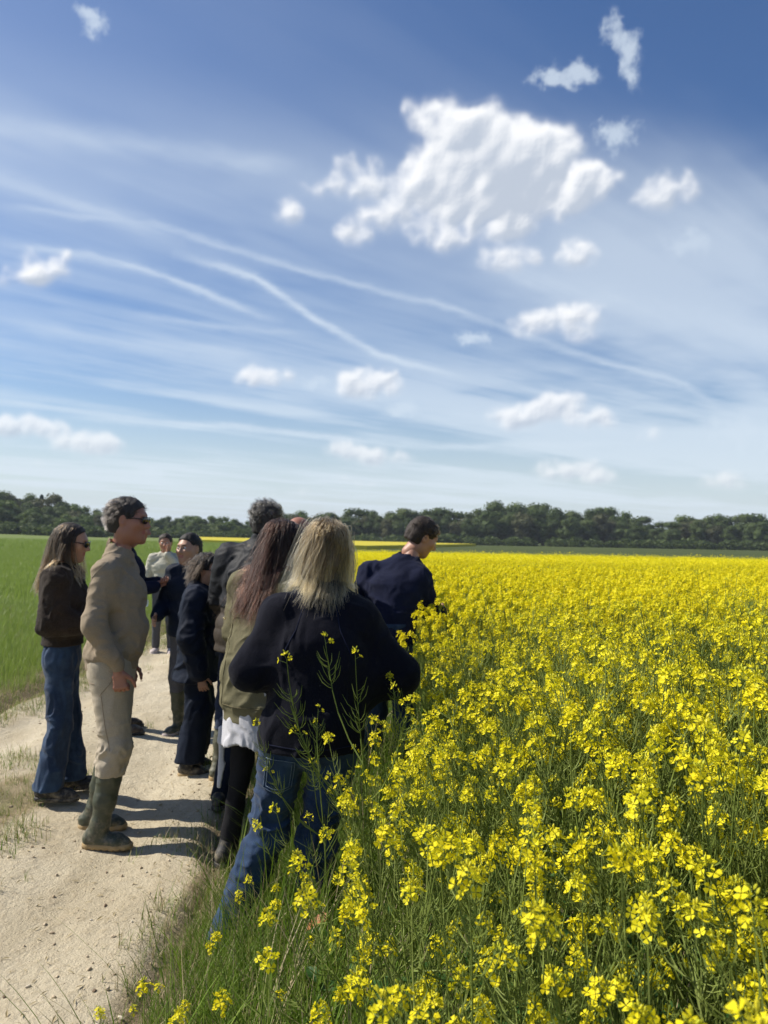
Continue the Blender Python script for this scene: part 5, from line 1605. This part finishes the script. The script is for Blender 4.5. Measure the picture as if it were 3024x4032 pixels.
# back yoke seam and the small brass button of the jacket
HC = hair_mat('hair_chestnut', [(0, (.006, .0028, .0018)), (.5, (.011, .0045, .0030)), (1, (.030, .0115, .0070))], .34, .35)
cap(J, scalp_mat('scalp_chestnut', (.022, .012, .010)), t, .012, back=-.10, tail=.08)
ct = col_torso(J, .03)
strands(J, HC, t, 4200, .42, wind=(-.26, -.18, .0), off=(.005, .026), k=24, low=-.09, seed=3, col=ct, frizz=.025, clump=1.0, rad=.0009, lift=.4, jit=.3, gstr=.55)
strands(J, HC, t, 300, .5, wind=(-.4, -.3, .05), off=(.01, .04), k=22, seed=4, col=ct, frizz=.06, clump=1.4, rad=.0006, lift=.6, jit=.4, gstr=.5, name='loose_strands')
A = Acc(); V, F = ICO2; A.add(V * .006 + [-.165, -.085, 1.20], F, None, 0); add_obj('button', A.mesh('button', [M_METAL]), t)

# --- man in taupe half-zip, khaki trousers and green rubber boots
t = person('man in sunglasses, taupe sweater, khaki trousers and knee-high green rubber boots', -1.425, 4.16, 86)
J = pose(1.82, pelvis=(0, -.02, .97), waist=(0, .01, 1.11), chest=(0, .0, 1.32), neck=(0, .0, 1.535), head=(.0, .045, 1.705), shL=(-.165, -.01, 1.455), shR=(.165, -.02, 1.455),
         elL=(-.225, -.03, 1.17), wrL=(-.17, .03, .94), elR=(.225, -.055, 1.17), wrR=(.205, .065, .955), hipL=(-.09, -.02, .94), hipR=(.09, -.01, .94),
         knL=(-.12, -.03, .52), knR=(.10, .035, .52), anL=(-.15, -.13, .095), anR=(.11, -.03, .095), yawL=0, yawR=6, look=(6, 4, 0))
body(J, t, SK_RED, curl=1.25, jaw=1.05, hdR=(0, .15, -1), hdL=(.1, .1, -1))
sw = top(J, 'sweater', M_TAN, t, .011, .915, 1.0, .0058, wrinkle(.0075, (9, 9, 15), 3.), 1.0, 1.06, .05, belly=.026, armr=.98, rib=.010)
seam(sw, [(0, .0, 1.49), (0, -.075, 1.41), (0, -.10, 1.31)], (-1, 0, 0), M_KHAKI, .002)
def fk(P):
    kn = np.exp(-((P[:, 2] - .48) / .14) ** 2)
    return wrinkle(.010, (9, 9, 22), 5.)(P) * (.06 + kn) + wrinkle(.004, (10, 10, 10), 8.)(P)
tr = legs(J, 'trousers', M_KHAKI, t, .100, .076, .052, cut=.375, h=.0065, fold=fk, seat=1.06)
seam(tr, [(0, .06, .93), (0, .02, .86), (0, -.03, .80)], (-1, 0, 0), M_TAN, .002); seam(tr, [(0, -.06, .86), (0, -.10, .86)], (-1, 0, 0), M_TAN, .002)
seam(tr, [(0, -.02, .80), (0, .0, .66), (0, .03, .52)], (-1, 0, 0), M_TAN, .0018)
foot(J, 'L', 'boot', M_WELLY, M_SOLE, t, .435, shaft=.064); foot(J, 'R', 'boot', M_WELLY, M_SOLE, t, .42, shaft=.064)
HT = hair_mat('hair_greying', [(0, (.006, .005, .004)), (.6, (.011, .009, .0075)), (1, (.045, .038, .034))], .4, .4)
cap(J, scalp_mat('scalp_greying', (.030, .024, .021)), t, .009, .052, -.070, .004, vol=(.8, 1.1, 1.5))
strands(J, HT, t, 2600, .050, grav=(0, -.5, -.55), line=.066, off=(.004, .014), k=8, seed=5, frizz=.05, clump=1.3, rad=.0008, lift=.9, low=-.055, comb=(0, -1, .1), part=(0, .07))
shades(J, t)

# --- woman in brown fleece and wide jeans on the left
t = person('leftmost woman in dark brown jacket, flared jeans and sunglasses, long hair fading to blonde', -1.93, 4.68, 80)
J = pose(1.65, elL=(-.19, .02, 1.10), wrL=(-.06, .20, 1.08), elR=(.215, -.02, 1.08), wrR=(.10, .22, 1.05), knL=(-.09, .03, .47), knR=(.09, .02, .47), anL=(-.10, .06, .11), anR=(.09, -.03, .11), look=(4, 10, 2), head=(0, .035, 1.535), neck=(0, -.01, 1.39))
body(J, t, SK_WARM, w=.95, jaw=.88, hs=.94)
top(J, 'jacket', M_BROWN, t, .026, .925, 1.0, .0075, wrinkle(.011, (10, 10, 10), 1.5), .98, 1.02, .02, armr=1.10, rib=.014)
legs(J, 'jeans', M_DENIM2, t, .086, .070, .092, cut=.085, h=.0075, fold=wrinkle(.012, (15, 15, 4), 3.))
for q in 'LR': foot(J, q, 'shoe', M_BOOT, M_BOOT, t, L=.28)
HO = hair_mat('hair_ombre', [(0, (.006, .004, .003)), (.4, (.013, .008, .005)), (.7, (.05, .028, .012)), (1, (.13, .075, .03))], .35, .3)
cap(J, scalp_mat('scalp_dark', (.022, .016, .013)), t, .010, back=-.10, hs=.95)
strands(J, HO, t, 2600, .34, wind=(.0, -.10, 0), off=(.003, .014), k=20, line=.025, seed=6, col=col_torso(J, .026), frizz=.02, clump=.8, rad=.0010, lift=.35, jit=.3, gstr=.55, hs=.95, comb=(0, -.6, -.3), part=(0, .05))
shades(J, t, .95)

# --- navy man half hidden behind the man in taupe
t = person('man in navy with clasped hands, half hidden behind the man in taupe', -2.10, 6.28, 78)
J = pose(1.76, elL=(-.24, .0, 1.14), elR=(.24, -.0, 1.14), wrL=(-.05, .25, 1.20), wrR=(.06, .24, 1.17), anR=(.10, .0, .09), head=(0, .08, 1.64), look=(5, 10, 0))
body(J, t, SK_RED, curl=.8, hdL=(.6, .4, 0), hdR=(-.6, .4, .1))
top(J, 'jacket', M_NAVY2, t, .020, .87, 1.0, .010, wrinkle(.006), 1.02, 1.12, .03, belly=.02)
legs(J, 'trousers', M_BLACK, t, cut=.06, h=.011, fold=wrinkle(.005))
for q in 'LR': foot(J, q, 'shoe', M_SHOE, M_BOOT, t, L=.30, res=.009)
HD = hair_mat('hair_dark', [(0, (.003, .0025, .002)), (1, (.007, .006, .005))], .4, .3)
SCD = scalp_mat('scalp_black', (.012, .010, .009))
cap(J, SCD, t, .012, .045, -.07); 
strands(J, HD, t, 700, .04, off=(.006, .014), k=5, seed=7, rad=.0012, frizz=.05)

# --- far man in a pale jacket with one hand at his mouth, holding a plastic bag
t = person('farthest man, in a pale cream jacket, one hand raised to his mouth', -2.98, 10.55, 172)
J = pose(1.60, elL=(-.23, .12, 1.12), wrL=(-.05, .16, 1.34), elR=(.235, -.03, 1.06), wrR=(.26, .02, .82), look=(0, 6, 4))
body(J, t, SK_FAIR, curl=.6, hdL=(.2, -.1, 1), hres=.0055)
top(J, 'jacket', M_CREAM, t, .022, .86, 1.0, .011, wrinkle(.007), 1., 1., .02)
legs(J, 'trousers', M_GREYT, t, cut=.06, h=.012, fold=wrinkle(.005))
for q in 'LR': foot(J, q, 'shoe', M_PALE, M_PALE, t, L=.28, res=.009)
HN = hair_mat('hair_brown', [(0, (.007, .0045, .003)), (.6, (.012, .008, .005)), (1, (.035, .022, .014))], .4, .35)
SCB = scalp_mat('scalp_brown', (.026, .017, .012))
cap(J, SCB, t, .014, .05, -.05); strands(J, HN, t, 800, .05, off=(.01, .02), k=6, seed=8, rad=.0013, frizz=.08, lift=1.0)
eyes(J, t)

# --- black haired man facing left in a dark quilted coat
t = person('man with short black hair in a dark jacket, his face turned left in sunlight', -1.575, 6.32, 205)
J = pose(1.63, elR=(.23, .02, 1.06), wrR=(.16, .2, .98), elL=(-.23, .0, 1.07), wrL=(-.2, .12, .9), look=(2, -2, 3), head=(0, .03, 1.505))
body(J, t, SK_WARM, w=1.04, jaw=1.05, hs=1.03)
top(J, 'jacket', M_NAVY3, t, .024, .80, 1.0, .010, puffs(.10, .008, .1), 1.0, 1.05, .03)
legs(J, 'trousers', M_GREYT, t, cut=.30, h=.011, fold=wrinkle(.006))
for q in 'LR': foot(J, q, 'boot', M_WELLY, M_PALE, t, .36, L=.27, res=.009)
cap(J, SCD, t, .012, .050, -.045, .003, vol=(.5, .8, 1.8), hs=1.03); strands(J, HD, t, 1600, .024, grav=(0, -.2, .3), off=(.003, .010), k=5, seed=9, rad=.0012, frizz=.06, lift=1.0, hs=1.03)
eyes(J, t, 1.03); brows(J, SCD, t, 1.03)

# --- small woman in a long navy coat
t = person('small woman with dark bob and sunglasses in a long navy coat', -1.26, 5.32, 84)
J = pose(1.47, elR=(.225, -.02, .93), wrR=(.215, .04, .70), elL=(-.22, .0, .93), wrL=(-.2, .05, .72), look=(20, 6, -4), head=(0, .05, 1.355), neck=(0, 0, 1.235))
body(J, t, SK_WARM, w=.93, jaw=.85, hs=.93)
top(J, 'coat', M_NAVY3, t, .034, .62, 1.0, .008, wrinkle(.010, (9, 9, 9), 2.), 1.04, 1.1, .04, flare=.05, tail=(0, 0, .60), armr=1.15)
legs(J, 'trousers', M_NAVY3, t, .10, .105, .120, cut=.085, h=.009, fold=wrinkle(.010, (14, 14, 4), 9.))
for q in 'LR': foot(J, q, 'shoe', M_BOOT, M_SOLE, t, L=.25)
cap(J, SCD, t, .018, back=-.10, wav=.012, hs=.94)
HDB = hair_mat('hair_dark_brown', [(0, (.004, .003, .0023)), (.6, (.007, .005, .0036)), (1, (.018, .012, .008))], .36, .3)
strands(J, HDB, t, 2600, .125, wind=(-.03, -.22, .0), off=(.006, .026), k=16, line=.01, comb=(0, -1, -.1), seed=10, col=col_torso(J, .03), frizz=.06, clump=1.6, curl=.35, cfreq=1.1, rad=.0010, lift=.7, jit=.3, gstr=.45, hs=.94)
shades(J, t, .94)

# --- tall man with curly grey hair
t = person('tall man with curly grey hair, dark coat, jeans and olive rubber boots', -.86, 5.02, 24)
J = pose(1.84, pelvis=(-.02, -.02, .99), chest=(.05, .0, 1.34), neck=(.07, .01, 1.53), head=(.09, .05, 1.70), shL=(-.165, .0, 1.475), shR=(.25, .0, 1.475), elL=(-.245, .03, 1.17), wrL=(-.18, .17, .97), elR=(.28, .05, 1.18), wrR=(.2, .2, 1.0),
         hipL=(-.12, 0, .94), knL=(-.18, .03, .52), anL=(-.215, .02, .095), hipR=(.06, -.02, .94), knR=(-.02, .0, .52), anR=(-.11, -.07, .095), yawL=5, yawR=15, look=(12, 6, 2))
body(J, t, SK_RED)
top(J, 'quilted_jacket', M_QUILT, t, .026, .86, 1.0, .008, puffs(.10, .009, .0), 1.02, 1.08, 0, armr=1.0)
top(J, 'coat', M_CHAR, t, .040, 1.14, .10, .008, wrinkle(.011, (7, 7, 7), 5.), 1.04, 1.1, .06, armr=1.06, flare=0)
legs(J, 'jeans', M_DENIM3, t, .085, .068, .055, cut=.33, h=.009, fold=wrinkle(.008, (10, 10, 24), 6.))
foot(J, 'L', 'boot', M_WELLY2, M_SOLE, t, .42); foot(J, 'R', 'boot', M_WELLY2, M_SOLE, t, .40)
HG = hair_mat('hair_grey', [(0, (.010, .009, .008)), (.5, (.022, .020, .018)), (1, (.085, .08, .072))], .4, .5)
cap(J, scalp_mat('scalp_grey', (.035, .032, .030)), t, .014, .04, -.085, .012)
strands(J, HG, t, 3400, .060, grav=(0, 0, -.25), off=(.006, .030), k=12, seed=11, frizz=.12, clump=2.0, curl=1.1, cfreq=1.3, rad=.0010, lift=1.4, jit=.4, low=-.085)

# --- bald man hidden behind the two women
t = person('bald man mostly hidden between the chestnut-haired and blonde women', -.555, 4.72, 12)
J = pose(1.69, pelvis=(-.16, -.05, .93), waist=(-.12, -.03, 1.06), chest=(-.04, .02, 1.25), neck=(.0, .06, 1.45), head=(.01, .10, 1.60), shL=(-.18, .02, 1.37), shR=(.17, .04, 1.38), elL=(-.22, .05, 1.1), wrL=(-.12, .22, 1.0), elR=(.24, .08, 1.12), wrR=(.2, .26, 1.02),
         hipL=(-.24, -.05, .9), knL=(-.29, -.10, .49), anL=(-.345, -.20, .09), hipR=(-.07, -.04, .9), knR=(-.04, .0, .49), anR=(-.02, -.02, .09), look=(10, 18, 0))
body(J, t, SK_RED, jaw=1.05)
top(J, 'jacket', M_NAVY2, t, .022, .84, 1.0, .010, wrinkle(.006), 1., 1., .02)
legs(J, 'trousers', M_NAVY3, t, cut=.05, h=.011, fold=wrinkle(.006))
for q in 'LR': foot(J, q, 'shoe', M_BOOT, M_BOOT, t, L=.27, res=.010)
A = Acc()
for sx_ in (-1, 1):
    A.tube([(sx_ * .052, .093, .014), (sx_ * .070, .06, .016), (sx_ * .080, .0, .012)], .002, 4)
    a_ = np.linspace(0, 2 * pi, 13); A.tube(np.stack([sx_ * .033 + .024 * np.cos(a_), .103 - .1 * np.abs(.024 * np.cos(a_)), .010 + .018 * np.sin(a_)], -1), .0018, 4)
A.V = [v @ J['Rh'].T + J['head'] for v in A.V]; add_obj('glasses', A.mesh('glasses', [M_METAL]), t)

# --- young man in a navy sweater standing in the crop
t = person('young man in a navy sweater standing in the rape, looking down at the flowers', .05, 4.88, 30)
def w2l(x, y, z):
    """metres in the place to this figure's own axes"""
    a = R(30); dx_, dy_ = x - .08, y - 4.88
    return (dx_ * cos(a) - dy_ * sin(a), dx_ * sin(a) + dy_ * cos(a), z)
J = pose(1.80, pelvis=w2l(.075, 4.85, .97), waist=w2l(.085, 4.88, 1.10), chest=w2l(.105, 4.94, 1.28), neck=w2l(.185, 5.02, 1.485), head=w2l(.285, 5.07, 1.625),
         shL=w2l(-.055, 5.02, 1.415), shR=w2l(.265, 4.92, 1.395), elL=w2l(-.125, 5.03, 1.20), wrL=w2l(.06, 5.22, 1.15), elR=w2l(.335, 5.00, 1.17), wrR=w2l(.42, 5.18, 1.13),
         hipL=w2l(0.0, 4.88, .93), hipR=w2l(.15, 4.82, .93), look=(42, 30, 6))
body(J, t, SK_FAIR, curl=.6)
top(J, 'sweater', M_NAVY2, t, .018, .965, 1.0, .0075, wrinkle(.008, (9, 9, 10), 6.), .96, 1.0, .045, armr=.98)
legs(J, 'jeans', M_DENIM2, t, cut=.05, h=.011, fold=wrinkle(.006))
for q in 'LR': foot(J, q, 'shoe', M_BOOT, M_BOOT, t, L=.28, res=.010)
cap(J, SCB, t, .014, .050, -.060, .004, vol=(.5, .8, 1.5))
strands(J, HN, t, 2400, .036, grav=(0, .35, -.3), off=(.003, .012), k=7, seed=12, rad=.0010, frizz=.06, lift=1.0, clump=1.2, comb=(.2, 1, 0), part=(0, -.05), low=-.055)
eyes(J, t); brows(J, SCB, t)

# --- the clear plastic bag in the far man's hand
m_, B = new_mat('clear_plastic')
finish(B, principled(B, (.75, .82, .9), .15, .5, **{'Transmission Weight': .55, 'IOR': 1.2}))
z_ = float(top_h(-3.23, 10.45)[0])
b = shell('plastic_bag', [e_((0, 0, -.10), (.065, .035, .085)), c_((0, 0, -.03), (0, 0, .03), .022, .012)], m_, None, .008, .02, (), (), wrinkle(.012, (18, 18, 18), 2.))
b.location = (-3.24, 10.47, z_ + .78); b['label'] = 'clear plastic bag hanging from the hand of the farthest man'; b['category'] = 'plastic bag'

# --- a withered leaf caught among the stems at the blonde woman's foot
m_, B = new_mat('dead_leaf'); O = B.n('ShaderNodeTexCoord').outputs['Object']
lc = B.mix(B.noise(O, 60, 4, .6), (.42, .15, .035), (.20, .075, .03))
finish(B, principled(B, lc, .6, .3, bump(B, B.noise(O, 120, 3), .4, .003)))
A = Acc(); r_ = np.random.default_rng(4)
leaf(A, np.array([0, 0, 0.]), np.array([-.8, -.1, -.45]), .085, .026, r_, 0, 7)
o = add_obj('dead_leaf', A.mesh('dead_leaf', [m_]), None, (-.165, 2.70, .30), (.3, .2, 0), 1.0, label="curled orange-brown dead leaf caught low by the blonde woman's right foot", category='leaf')

# ------------------------------------------------------------------ the air between here and the woods
m_ = bpy.data.materials.new('air'); m_.use_nodes = True
nt = m_.node_tree; nt.nodes.clear()
B = NB(nt)
pv = B.n('ShaderNodeVolumePrincipled'); pv.inputs['Color'].default_value = (.80, .88, 1.0, 1); pv.inputs['Density'].default_value = .00022
pv.inputs['Anisotropy'].default_value = .0
o_ = B.n('ShaderNodeOutputMaterial'); nt.links.new(pv.outputs[0], o_.inputs['Volume'])
x0, x1, y0, y1, z0, z1 = -905, 905, -65, 2005, -3, 40
V = [(x, y, z) for x in (x0, x1) for y in (y0, y1) for z in (z0, z1)]
add_obj('haze', mesh_np('haze', V, [[(0, 1, 3, 2), (4, 6, 7, 5), (0, 4, 5, 1), (2, 3, 7, 6), (0, 2, 6, 4), (1, 5, 7, 3)]], [m_], smooth_=False), kind='stuff')
scene.cycles.volume_bounces = 0
